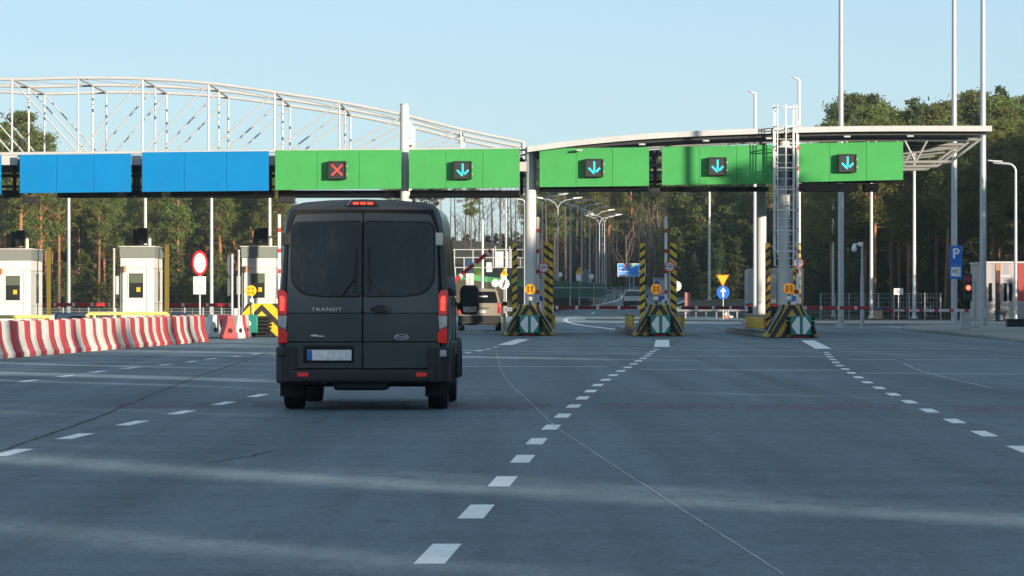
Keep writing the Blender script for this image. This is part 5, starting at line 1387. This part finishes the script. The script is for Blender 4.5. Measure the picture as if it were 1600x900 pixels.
w_ = MB(); w_.loft([[(x,y,h+.05),(x,y-.06,h+.05),(x,y-.06,h+.52),(x,y,h+.52)] for y,x,h in bank[:4]]); w_.build('panel',gm,gb,ang=1)
for y,x,h in bank[:4]: MB().box(x-.05,x+.05,y+.01,y+.12,h-.1,h+.55).build('post',galv,gb)
gb2 = thing('green_screen','green ribbed screen with shade in its colour along the shaded motorway edge, under the double lamps','screen',(0,0,0))
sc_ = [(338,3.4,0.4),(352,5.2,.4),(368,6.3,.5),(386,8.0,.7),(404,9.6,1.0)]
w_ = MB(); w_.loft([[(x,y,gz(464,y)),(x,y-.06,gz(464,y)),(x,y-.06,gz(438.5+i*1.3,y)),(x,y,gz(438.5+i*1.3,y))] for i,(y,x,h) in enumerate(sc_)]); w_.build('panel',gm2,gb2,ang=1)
for i,(y,x,h) in enumerate(sc_): MB().box(x-.06,x+.06,y-.16,y-.07,T(x,y),gz(437.5+i*1.3,y)).build('post',galv,gb2)
MB().path([(x,y-.12,gz(450,y)) for y,x,h in sc_],.06,6).build('rail',M('rail_dull',(.35,.36,.36),.5),gb2)
MB().loft([[(x,y,z) for x,z in ((gx(909.5,392),gz(448,392)),(gx(920,392),gz(448,392)),(gx(920,392),gz(421,392)),(gx(909.5,392),gz(421,392)))] for y in (392,393)]).build('grey_cabinet',M('cabinet_blue_grey',(.12,.15,.19),.6,var=.1),gb2)
# guard rail along the motorway's inner edge
def wrail(pts, hh, label, group='steel guard rails', step=2.0):
    o = thing('steel_rail',label,'guard rail',(0,0,0),group)
    m = M('rail_steel',(.34,.36,.37),.5,metal=.3,var=.12,grime=.2)
    w = MB(); w.loft([[(x,y-.03,T(x,y)+hh-.32),(x,y-.09,T(x,y)+hh-.25),(x,y-.04,T(x,y)+hh-.17),(x,y-.09,T(x,y)+hh-.08),(x,y-.03,T(x,y)+hh)] for x,y in pts],0,False,False); w.build('beam',m,o,ang=1)
    for a,b in zip(pts,pts[1:]):
        a,b = Vector(a),Vector(b); n = max(1,int((b-a).length/step))
        for k in range(n):
            p = a+(b-a)*k/n; g=T(p.x,p.y)
            MB().box(p.x-.05,p.x+.05,p.y,p.y+.1,g-.05,g+hh-.04).build('post',galv,o)
    return o
v,_f = strip(CL[1:], -1.12, -1.11, 0)
wrail([(v[i][0],v[i][1]) for i in range(0,len(v)//2,8)], .78, 'long curved steel guard rail along the shaded motorway bend', step=4)
a,b_ = (gx(1055,297),297),(gx(1168,297),297)
wrail([a,b_], .80, 'straight steel guard rail with white posts behind the traffic cones', step=.72)
wrail([(gx(790,300),300),(gx(812,300),300)], .8, 'short bit of steel guard rail beyond the beige car', step=.7)
# cones
for i,(px_,Z_,lab,tl) in enumerate(((1133.5,262,'orange and white traffic cone standing upright',0),(1138,263,'pale traffic cone standing just beside the orange one',0))):
    o = thing('traffic_cone',lab,'traffic cone',(gx(px_,Z_),Z_,.13),'traffic cones past the booths')
    cm = M('cone_orange',(.62,.16,.06),.6,var=.1) if i==0 else M('cone_white',(.72,.66,.58),.6,var=.1)
    q=MB(); q.loft([[(r*math.cos(t),r*math.sin(t),z) for t in np.linspace(0,2*math.pi,16,endpoint=False)] for z,r in ((.03,.15),(.5,.03),(.52,.01))]); q.build('body',cm,o)
    q=MB(); q.loft([[(r*math.cos(t),r*math.sin(t),z) for t in np.linspace(0,2*math.pi,16,endpoint=False)] for z,r in ((.22,.115),(.36,.08))],0,False); q.build('white_sleeve',signwhite,o)
    MB().box(-.2,.2,-.2,.2,0,.03).build('foot',cm if i==0 else M('cone_white',(0,0,0)),o,bevel=.01)
o = thing('fallen_lamp_box','small pale bag lying beside the traffic cones','bag',(gx(1141.5,262),262,.13)); q=MB(); q.sphere((0,0,.10),.16,12,sc=(1.2,.9,.65)); q.build('body',M('bag_pale',(.6,.57,.5),.8,var=.15),o)
o = thing('marker_board','pinkish red marker board standing on the grass past the middle island','marker board',(gx(1074.5,310),310,0))
MB().box(-.22,.22,0,.05,gz(492,310),gz(457,310)).build('board',M('board_pink',(.42,.15,.13),.7,var=.3,scale=3),o)
for s in (-.15,.15): MB().box(s-.03,s+.03,.051,.1,0,gz(470,310)).build('leg',galv,o)
# white railing frame and what stands behind it
Zf = 322.0
o = thing('railing_frame','white metal railing frame with white panels in front of the dark hill','railing',(0,Zf,0))
def fx(px): return gx(px,Zf)
def fz(py): return gz(py,Zf)
for py_ in (390,402.5,418): MB().tube((fx(708),0,fz(py_)),(fx(822),0,fz(py_)),.045,n=6).build('rail',steel_white,o)
for px_,yt,yb in ((710,390,440),(739,390,418),(770.5,388,418),(774,385,418),(798.5,390,418),(796.5,385,418),(813,402,418),(725,402,430)): MB().tube((fx(px_),0,fz(yb)),(fx(px_),0,fz(yt)),.05,n=6).build('post',steel_white,o)
for px_ in (711,821): MB().tube((fx(px_),0.02,0),(fx(px_),0.02,fz(418)),.06,n=6).build('leg',steel_white,o)
for a_,b_ in ((774.5,786.5),(790,798)): MB().box(fx(a_),fx(b_),.1,.18,fz(416.5),fz(393)).build('white_panel',white,o)
MB().box(fx(760),fx(769),.1,.16,fz(425),fz(410)).build('small_panel',white,o)
Zl = 340
o = thing('green_lorry','lime green lorry with pale blue top on the raised slip road','lorry',(gx(741,Zl),Zl,3.0))
MB().box(gx(727,Zl)-gx(741,Zl),gx(740.5,Zl)-gx(741,Zl),0,5,.45,gz(402.5,Zl)-3.0).build('blue_body',M('lorry_blue',(.22,.36,.44),.5,var=.05),o,bevel=.04)
MB().box(gx(740.6,Zl)-gx(741,Zl),gx(753.5,Zl)-gx(741,Zl),-.1,5,.35,gz(409,Zl)-3.0).build('lime_body',M('lorry_lime',(.45,.62,.05),.5,var=.05),o,bevel=.04)
for s in (-.4,.45): wheel(o, s, 1.0, .35, .25)
o = thing('grey_cabinet','tall pale grey cabinet beyond the roof of the beige car','cabinet',(gx(734,230),230,0))
MB().box(-.24,.24,0,.5,.1,gz(427,230)).build('body',M('cab_pale',(.52,.54,.55),.5,var=.08),o,bevel=.02); MB().box(-.27,.27,-.03,.53,0,.1).build('plinth',concrete,o); MB().box(-.005,.005,-.008,-.001,.2,gz(429,230)).build('door_seam',darkm,o)
# the half-raised red boom between van and beige car
o = thing('barrier_boom','half-raised red barrier boom slanting up between the dark van and beige car','barrier boom',(gx(700,168),168,0),'lowered red barrier booms across the lanes')
a_,b_ = Vector((gx(700,168)-gx(700,168),0,gz(447,168))), Vector((gx(767,168)-gx(700,168),0,gz(391,168)))
d_ = (b_-a_).normalized(); n_ = Vector((-d_.z,0,d_.x))
MB().obox((a_+b_)/2,(b_-a_)/2,(0,.03,0),n_*.085).build('boom_bar',red,o,bevel=.01)
for t in (.30,.62,.92): MB().obox(a_+(b_-a_)*t,d_*.06,(0,.036,0),n_*.09).build('white_band',signwhite,o,bevel=.005)
MB().box(-.35,-.05,-.15,.2,0,gz(452,168)).build('housing',white,o,bevel=.02)
# fences
def meshfence(p0,p1,h,label,step,mat=None):
    o = thing('wire_fence',label,'fence',(0,0,0),'wire fences round the plaza')
    a,b=Vector(p0),Vector(p1); n=max(1,int((b-a).length/step)); mat = mat or galv
    for k in range(n+1):
        p=a+(b-a)*k/n; g=T(p.x,p.y); MB().box(p.x-.035,p.x+.035,p.y-.035,p.y+.035,g-.1,g+h).build('post',mat,o)
    w=MB()
    for j in range(6):
        zz=.15+j*(h-.2)/5
        w.path([(a+(b-a)*k/4).to_3d()+Vector((0,-.045,T(*(a+(b-a)*k/4))+zz)) for k in range(5)],.008,4)
    L=(b-a).length; m=int(L/.5)
    for k in range(m):
        p=a+(b-a)*(k+.5)/m; g=T(p.x,p.y); w.box(p.x-.006,p.x+.006,p.y-.05,p.y-.04,g+.1,g+h-.05)
    w.build('wire_mesh',mat,o,smooth=False)
meshfence((gx(1282,310),310),(gx(1470,290),290),1.9,'tall wire fence with thin posts before the shaded pines',2.6)
meshfence((gx(1040,470),470),(gx(1180,440),440),2.2,'distant wire fence across the dark grass slope past the blue arrow sign',2.8)
meshfence((gx(-20,205),205),(gx(178,205),205),.95,'low wire fence behind the cut-off booth',1.3)
meshfence((gx(260,205),205),(gx(375,205),205),.95,'low wire fence behind the turned round sign',.9)
# ================================================================== TREES
nr = np.random.RandomState(11)
L_pine = leafmat('pine_needles', (0.175,0.205,0.062), 0.35, 0.45, 0.5)
L_dark = leafmat('spruce_needles', (0.080,0.105,0.045), 0.35, 0.3, 0.45)
L_brown = leafmat('bare_twigs', (0.075,0.055,0.044), 0.3, 0.0, 0.4)
B_pine = barkmat('pine_bark', (0.15,0.095,0.065), (0.42,0.19,0.085), 2.0, 8.0)
B_grey = barkmat('grey_bark', (0.07,0.058,0.048), (0.15,0.115,0.088), 1.0, 9.0)
B_birch = barkmat('birch_bark', (0.20,0.165,0.13), (0.40,0.30,0.23), 1.0, 9.0)
def quads_mesh(name, c, sz, mat, asp=0.32, flat=0.0):
    n = len(c)
    a = nr.normal(size=(n,3)); a /= np.linalg.norm(a,axis=1)[:,None]
    r = nr.normal(size=(n,3)); r[:,2] += flat*np.sign(r[:,2]+1e-6)
    b = np.cross(a,r); b /= np.linalg.norm(b,axis=1)[:,None]+1e-9
    s = (sz*nr.uniform(.6,1.3,n))[:,None]
    v = np.stack([c-a*s, c-b*s*asp, c+a*s, c+b*s*asp],1).reshape(-1,3)
    me = bpy.data.meshes.new(name); me.vertices.add(4*n); me.loops.add(4*n); me.polygons.add(n)
    me.vertices.foreach_set('co', v.ravel()); me.loops.foreach_set('vertex_index', np.arange(4*n))
    me.polygons.foreach_set('loop_start', np.arange(0,4*n,4)); me.polygons.foreach_set('loop_total', np.full(n,4))
    me.materials.append(mat); me.update(calc_edges=True); return me
def pine_variant(H, crown0, R, nclump, bark, leaf, per=125, sz=.175, bend=.3, dead=4):
    """scots pine: bare trunk, uneven crown of flattened needle clumps on limbs"""
    tr = MB(); bx, by = nr.uniform(-bend,bend), nr.uniform(-bend,bend)
    def axis(z): t = z/H; return Vector((bx*math.sin(t*2.2)*1.2, by*math.sin(t*2.6), z))
    zs = np.linspace(0,H*.97,9); tr.path([axis(z) for z in zs],[max(.03,.175*(1-.85*(z/H)**1.2)) for z in zs],7)
    C_ = []
    for i in range(nclump):
        t = nr.uniform(0,1)**0.8; z = H*(crown0+(1-crown0)*t)
        env = R*(min(1,1.15*(1-t)**.75+.10))*min(1,.45+2.2*t)*(0.5+.7*nr.rand())
        an = nr.uniform(0,2*math.pi); rad = env*math.sqrt(nr.uniform(.08,1))
        p = axis(min(z,H*.96)) + Vector((rad*math.cos(an),rad*math.sin(an),rad*.25))
        if rad > .35: tr.path([axis(max(0,z-.3-rad*.25)),(axis(z)+p)/2+Vector((0,0,-.05)),p],[.045,.03,.012],4,0,False)
        k = int(per*nr.uniform(.6,1.3)); rr = nr.uniform(.42,.85)
        C_.append(np.array(p)+nr.normal(size=(k,3))*np.array([rr*.55,rr*.55,rr*.30]))
    for i in range(dead):
        z = H*nr.uniform(.28,crown0); an = nr.uniform(0,6.28); l = nr.uniform(.6,1.8)
        tr.path([axis(z),axis(z)+Vector((l*math.cos(an),l*math.sin(an),l*nr.uniform(-.1,.4)))],[.03,.01],4,0,False)
    return tr.mesh('pine_trunk',bark), quads_mesh('pine_crown',np.concatenate(C_),sz,leaf)
def spruce_variant(H, R, leaf, bark, n=4200, z0=.06, sz=.16, power=.85):
    tr = MB().path([(0,0,0),(0,0,H*.5),(0,0,H*.97)],[.16,.10,.02],6); C_=[]
    nb = int(H*7)
    for i in range(nb):
        t = i/nb; z = H*(z0+(1-z0)*t); r = R*((1-t)**power)*nr.uniform(.6,1.15)+.12
        an = nr.uniform(0,6.28); k = max(8,int(n/nb*(1.5-t)))
        s = nr.uniform(.1,1,k)[:,None]
        d = np.array([math.cos(an),math.sin(an),-.22])
        C_.append(np.array([0,0,z])+d*r*s+nr.normal(size=(k,3))*np.array([.22,.22,.15])*(0.5+r*.3))
        if i % 3 == 0: tr.path([(0,0,z),tuple(np.array([0,0,z])+d*r*.8)],[.03,.01],3,0,False)
    return tr.mesh('spruce_trunk',bark), quads_mesh('spruce_crown',np.concatenate(C_),sz,leaf)
def bare_variant(H, spread, bark, twig, seed, r0=.13, forks=3):
    rd = random.Random(seed); tr = MB(); tw = MB()
    def grow(p,d,l,r,lev):
        q = p+d*l*.5+Vector((rd.uniform(-.05,.05)*l,rd.uniform(-.05,.05)*l,0)); e = p+d*l
        (tr if lev < 2 else tw).path([p,q,e],[r,r*.82,r*.62],5 if lev < 2 else 3,0,False)
        if lev >= 4: return
        for k in range(forks if lev else forks+4):
            t = rd.uniform(.35,1.0) if lev else rd.uniform(.30,1.0)
            b = p+(e-p)*t; a = rd.uniform(0,6.28); up = rd.uniform(.5,1.2)
            nd = (d*up+Vector((math.cos(a),math.sin(a),rd.uniform(0,.5)))*spread).normalized()
            grow(b,nd,l*rd.uniform(.32,.55)*(1.1-.3*t),r*.5*(1.1-.5*t),lev+1)
    grow(Vector((0,0,0)),Vector((rd.uniform(-.06,.06),rd.uniform(-.06,.06),1)).normalized(),H*.85,r0,0)
    return tr.mesh('bare_trunk',bark), tw.mesh('bare_crown',twig)
pines = [pine_variant(nr.uniform(15.5,18.5),nr.uniform(.38,.60),nr.uniform(2.0,2.8),nr.randint(60,88),B_pine,L_pine) for _ in range(7)]
thin = [pine_variant(nr.uniform(14.5,17.5),nr.uniform(.60,.78),nr.uniform(1.2,1.8),nr.randint(16,26),B_grey,L_dark,bend=.4,dead=10) for _ in range(4)]
full = [pine_variant(nr.uniform(12.5,15.5),nr.uniform(.12,.25),nr.uniform(2.5,3.2),nr.randint(110,135),B_pine,L_pine,per=105,sz=.18) for _ in range(4)]
spruces = [spruce_variant(nr.uniform(9,12),nr.uniform(1.8,2.5),L_dark,B_grey) for _ in range(4)]
youngs = [spruce_variant(nr.uniform(4.5,6.5),nr.uniform(1.3,1.8),leafmat('young_needles',(0.145,0.175,0.055),.35,.4,.5),B_grey,n=2600,z0=.02,power=.6) for _ in range(3)]
bares = [bare_variant(nr.uniform(11,14),.55,B_grey,L_brown,s) for s in range(4)]
birches = [bare_variant(nr.uniform(10,13),.42,B_birch,leafmat('birch_twigs',(0.24,0.145,0.11),.3,0,.3),s+20,.065) for s in range(3)]
brush = [bare_variant(nr.uniform(4,5.5),.8,L_brown,L_brown,s+40,.05,4) for s in range(3)]
HT = {}
def tree(kind, i, x, y, sc, label, group, cat='tree', dz=0.0, sxy=1.0, ylim=None):
    name, var = {'pine':('pine_tree',pines),'thin':('pine_tree',thin),'full':('pine_tree',full),'spruce':('spruce_tree',spruces),'young':('young_spruce',youngs),'bare':('bare_tree',bares),'birch':('birch_tree',birches),'brush':('bare_shrub',brush)}[kind]
    tm, cm = var[i % len(var)]
    if cm.name not in HT: HT[cm.name] = max(v.co.z for v in cm.vertices)
    if ylim: sc = min(sc, (gz(ylim+random.uniform(0,14), y)-T(x,y)+.15)/HT[cm.name])
    r = bpy.data.objects.new(name, None); C.objects.link(r)
    r.location = (x, y, T(x,y)-.15+dz); r.rotation_euler = (random.uniform(-.02,.02),random.uniform(-.02,.02),random.uniform(0,6.28)); r.scale = (sc*sxy,sc*sxy,sc)
    tag(r,label,cat,group,'thing')
    for nm, me in (('trunk',tm),('crown',cm)):
        o = bpy.data.objects.new(nm, me); C.objects.link(o); o.parent = r
    return r
R_ = random.Random(77)
def scatter(x0,x1,y0,y1,n,fn,mind=2.0,px=None):
    pts=[]; tries=0
    while len(pts)<n and tries<n*60:
        tries+=1; y=R_.uniform(y0,y1)
        x=gx(R_.uniform(*px),y) if px else R_.uniform(x0,x1)
        if all((x-a)**2+(y-b)**2>mind*mind for a,b in pts): pts.append((x,y)); fn(len(pts),x,y)
# wood behind the left booths, sunlit
GL='tall pines of the sunlit wood behind the booths'
scatter(0,0,383,391,30,lambda i,x,y:tree('pine',i,x,y,R_.uniform(.80,1.0),'sunlit pine with orange trunk along the front edge of the wood behind the booths','pines along the front edge of the sunlit wood',ylim=R_.choice((246,255,275,300))),1.2,(-30,440))
scatter(0,0,379,390,36,lambda i,x,y:tree('young',i,x,y,R_.uniform(.6,1.15),'sunlit young spruce along the front edge of the wood behind the booths','young spruces along the front edge of the sunlit wood',sxy=1.25),1.0,(-30,440))
scatter(0,0,392,425,46,lambda i,x,y:tree('pine',i,x,y,R_.uniform(.90,1.05),'tall pine with bare orange trunk in the sunlit wood behind the booths',GL,ylim=246),1.7,(-40,440))
scatter(0,0,425,480,70,lambda i,x,y:tree('pine',i,x,y,R_.uniform(.98,1.15),'tall pine with bare orange trunk in the sunlit wood behind the booths',GL,ylim=246),2.0,(-50,440))
scatter(0,0,398,440,64,lambda i,x,y:tree('young',i,x,y,R_.uniform(.9,1.5),'low dense young spruce among the orange trunks behind the booths','young spruces between the sunlit trunks',sxy=1.25),1.6,(-40,440))
scatter(0,0,428,480,34,lambda i,x,y:tree('full',i,x,y,R_.uniform(.7,1.0),'bushy pine with low crown between the bare orange trunks','bushy low pines of the sunlit wood',ylim=262),1.8,(-50,440))
scatter(0,0,440,500,24,lambda i,x,y:tree('spruce',i,x,y,R_.uniform(.75,1.0),'dark spruce deep in the sunlit wood behind the booths','spruces deep in the sunlit wood',sxy=1.3,ylim=250),2.0,(-50,440))
for i,(px_,y,s,lab) in enumerate(((30,352,1.02,'pine with the widest crown, rising above the blue panels behind the white arch'),(62,365,.97,'tall pine rising above the blue panels, its crown lower beside the widest one'),(8,372,1.04,'tall pine above the blue panels at the picture edge'),(92,380,.80,'shorter pine whose tip just shows above the blue panel'))):
    tree('pine',i+2,gx(px_,y),y,s,lab,'pines that rise above the blue panels',sxy=1.15)
# sparse tall trees on the dark hill, sky between them
GH='spindly trees on top of the dark hill'
for i,(px_,y,s,k) in enumerate(((703,470,.72,'thin'),(712,476,.8,'thin'),(726,466,.70,'thin'),(735,463,.78,'pine'),(748,470,.74,'bare'),(757,480,.8,'thin'),(768,470,.72,'bare'),(780,468,.8,'bare'),(783,474,.86,'thin'),(793,478,.8,'bare'),(801,485,.8,'thin'),(808,476,.78,'bare'),(816,470,.9,'thin'),(822,490,.95,'pine'),(741,490,.7,'bare'),(690,480,.85,'pine'),(681,470,.8,'pine'),(672,476,.9,'thin'),(660,484,.9,'pine'),(645,470,.9,'pine'),(630,480,.95,'pine'),(612,470,.9,'pine'))):
    tree(k,i,gx(px_,y),y,s,{'thin':'spindly dark pine with sparse crown on the dark hill','pine':'orange trunked pine on the dark hill','bare':'leafless tall tree on the dark hill against the sky'}[k],{'thin':GH,'pine':'orange trunked pines on the dark hill','bare':'leafless trees on the dark hill'}[k],ylim=250)
scatter(0,0,478,510,40,lambda i,x,y:tree('brush',i,x,y,R_.uniform(.7,1.1),'leafless brown shrub along the top of the dark hill','brown shrubs on the dark hill','shrub'),.9,(700,840))
# wood beyond the motorway bend
GM='dark pines beyond the motorway bend'
scatter(0,0,500,560,44,lambda i,x,y:tree('thin' if i%3 else 'pine',i,x,y,R_.uniform(.95,1.2),'dark pine standing in the wood beyond the motorway bend',GM,ylim=236),1.8,(832,1070))
scatter(0,0,560,620,34,lambda i,x,y:tree('full' if i%2 else 'pine',i,x,y,R_.uniform(1.0,1.25),'pine with broad crown deep in the wood beyond the bend','broad pines deep beyond the bend',ylim=236),2.5,(835,1190))
scatter(0,0,488,530,40,lambda i,x,y:tree('brush',i,x,y,R_.uniform(.8,1.4),'leafless brown shrub at the foot of the wood beyond the bend','brown shrubs beyond the bend','shrub'),1.2,(832,1050))
scatter(0,0,535,575,50,lambda i,x,y:tree('spruce',i,x,y,R_.uniform(.7,1.0),'dark spruce filling the wood beyond the bend','spruces filling the wood beyond the bend',sxy=1.3),1.5,(832,1060))
GB='pale leafless birches at the motorway bend'
for i,(px_,y,s) in enumerate(((968,500,.82),(979,492,.75),(990,505,.88),(1003,496,.9),(1012,500,.95),(1020,494,.92),(1032,505,1.0),(1041,498,.95),(1050,502,.9),(955,505,.8),(1062,508,1.0))):
    tree('birch',i,gx(px_,y),y,s,'pale leafless birch at the wood edge by the blue direction sign',GB)
# dense evergreens, sunlit only at the top
GE='dense evergreens behind the blue arrow sign'
for i,(px_,y,s) in enumerate(((1052,470,.80),(1064,462,.92),(1076,470,.97),(1088,460,1.02),(1100,468,1.0),(1112,458,1.0),(1124,466,1.05),(1136,458,1.03),(1148,464,1.05),(1160,456,1.0),(1172,462,1.06),(1184,454,1.0),(1197,460,1.05),(1210,452,1.0),(1224,458,1.05),(1238,452,1.0),(1252,458,1.0),(1266,450,1.0),(1280,456,1.0))):
    tree('full',i,gx(px_,y),y,s,'dense evergreen tree with dark base behind the blue arrow sign',GE,sxy=1.1,ylim=248)
scatter(0,0,440,456,30,lambda i,x,y:tree('spruce',i,x,y,R_.uniform(.55,.85),'dark spruce at the foot of the dense evergreens','dark spruces under the dense evergreens',sxy=1.5),1.4,(1060,1300))
# shaded pine wood by the low building, lit at the top
def RT(x,y):
    px=800+x*FPX/y
    return 168 if px<1320 else (140 if px<1490 else 126)
GR='tall pines of the shaded wood past the canopy'
scatter(0,0,300,330,40,lambda i,x,y:tree('pine',i,x,y,R_.uniform(.82,.98),'tall pine with lit crown in the shaded wood past the canopy',GR,sxy=1.1,ylim=RT(x,y)+R_.uniform(-8,34)),1.5,(1296,1700))
scatter(0,0,338,385,58,lambda i,x,y:tree('pine' if i%3 else 'full',i,x,y,R_.uniform(1.22,1.40),'tall pine with lit crown in the shaded wood past the canopy',GR,sxy=1.15,ylim=RT(x,y)+R_.uniform(-8,34)),1.8,(1290,1700))
scatter(0,0,330,385,22,lambda i,x,y:tree('spruce',i,x,y,R_.uniform(1.8,2.2),'pointed dark spruce top above the shaded wood past the canopy','pointed spruces past the canopy',ylim=RT(x,y)-10+R_.uniform(-8,16),sxy=.85),2.0,(1300,1700))
scatter(0,0,318,372,50,lambda i,x,y:tree('spruce',i,x,y,R_.uniform(.65,1.0),'dark spruce between the shaded pine trunks past the canopy','dark spruces in the shaded wood past the canopy',sxy=1.4),1.5,(1285,1700))
tree('thin',1,gx(1305,345),345,.98,'slim dark pine standing apart at the edge of the shaded wood','pines at the edge of the shaded wood',sxy=.8)
scatter(0,0,288,300,10,lambda i,x,y:tree('brush',i,x,y,R_.uniform(.9,1.3),'leafless shrub before the shaded pines by the fence','leafless shrubs by the fence','shrub'),1.5,(1520,1640))
# far wood that closes the view, with added shade trees, and the roadside wood outside the picture whose shade lies across the plaza
def wood(name,label,items,mat_sets):
    vs=[];fs=[];off=0;mi=[]
    for (x,y,s,sx,vi) in items:
        for mj,me in enumerate(mat_sets[vi]):
            n=len(me.vertices); co=np.empty(n*3); me.vertices.foreach_get('co',co); co=co.reshape(-1,3)
            a=R_.uniform(0,6.28); c,s_=math.cos(a),math.sin(a)
            co=np.stack([(co[:,0]*c-co[:,1]*s_)*sx*s+x,(co[:,0]*s_+co[:,1]*c)*sx*s+y,co[:,2]*s+T(x,y)-.1],1)
            vs.append(co)
            for p in me.polygons: fs.append([v+off for v in p.vertices])
            mi+= [mj]*len(me.polygons); off+=n
    me=bpy.data.meshes.new(name); me.from_pydata(np.concatenate(vs),[],fs)
    me.materials.append(mat_sets[0][0].materials[0]); me.materials.append(mat_sets[0][1].materials[0])
    me.polygons.foreach_set('material_index',mi); me.update()
    o=bpy.data.objects.new(name,me); C.objects.link(o); return tag(o,label,'wood',None,'stuff')
it=[(gx(px_,y),y,R_.uniform(.9,1.2)*(.68 if px_<850 else 1),1.3+(.5 if px_<850 else 0),R_.randrange(4)) for y in (640,665) for px_ in range(400,1320,11)]
it+=[(gx(px_,y),y,R_.uniform(1.0,1.35),1.3,R_.randrange(4)) for y in (500,520) for px_ in range(-60,450,11)]
it+=[(gx(px_,y),y,R_.uniform(1.25,1.5),1.2,R_.randrange(4)) for y in (388,398,408) for px_ in range(1300,1480,15)]  # hidden spruces added to shade the hill
it+=[(gx(px_,y),y,R_.uniform(1.15,1.4),1.3,R_.randrange(4)) for y in (415,428,441) for px_ in range(1310,1600,18)]  # hidden spruces added to shade the foot of the evergreens
it+=[(gx(px_,y),y,R_.uniform(1.2,1.5),1.3,R_.randrange(4)) for y in (476,490,505) for px_ in range(1200,1420,17)]  # hidden spruces added to shade the wood beyond the bend
it=[i for i in it if abs((i[0]-13.7)*.785+(i[1]-455)*.62)>3.2 or i[1]>456]  # gap left along the sun's path to the direction sign
wood('far_wood','far dark wood closing the view behind the hill and the motorway bend, with added shade trees',it,spruces)
# roadside wood (outside the frame, to the sun's side): heights and gaps shaped to cast the plaza's shade and sun streaks
it=[]
RC=random.Random(4)
GAPS=((-22.0,1.9,6.0),(118.5,2.2,7.2),(-31.5,.8,7.5),(-14,.9,7.3),(-11,.6,7.7),(9,.8,7.4),(-2,.7,7.6),(24,1.1,7.3),(40,1.5,8.5),(52,1.4,8.5))
def cast_h(c):
    for g,w,h in GAPS:
        if abs(c-g)<w: return h, 0
    if 188<c<236: return 5.0, .6
    if c<32: return 11.4, .9
    if c<66: return 10.5, 1.3
    if c<98: return 10.3, .7
    if c<114: return 12.8, .5
    if c<130: return 11.5, .5
    if c<188: return 11.5, 1.0
    if c<288: return 6.0, .8
    return 15.0, 1.5
for xr in (39,43,48):
    y=-80.0
    while y<310:
        h,j=cast_h(y+(xr-39)*1.266)
        h+=RC.uniform(-j,j)+(xr-39)*.09
        vi=RC.randrange(4); H0=max(v.co.z for v in spruces[vi][1].vertices)
        it.append((xr+RC.uniform(-.8,.8),y,h/H0,1.25 if h>9 else 1.0,vi))
        y+=RC.uniform(1.7,2.7)
it+=[(RC.uniform(-16,6),RC.uniform(-72,-60),RC.uniform(1.35,1.85),1.0,RC.randrange(4)) for _ in range(9)]      # unseen trees added behind the camera for reflections in the van glass
it=[i for i in it if not (i[1]>268 and i[0]<.132*i[1]+4)]
wood('roadside_wood','dark unseen spruce wood past the picture edge, shaped for shade and reflections',it,spruces)

# thin winter air
hz_=bpy.data.materials.new('haze_air'); hz_.use_nodes=True; nt=hz_.node_tree; nt.nodes.clear()
pv=nt.nodes.new('ShaderNodeVolumePrincipled'); ho=nt.nodes.new('ShaderNodeOutputMaterial')
pv.inputs['Color'].default_value=(.72,.9,1,1); pv.inputs['Density'].default_value=0.00012
nt.links.new(pv.outputs[0],ho.inputs['Volume'])
haze=MB().box(-140,140,-120,760,-1.2,24).build('haze',hz_,smooth=False); tag(haze,'thin pale haze in the air','haze',None,'stuff')
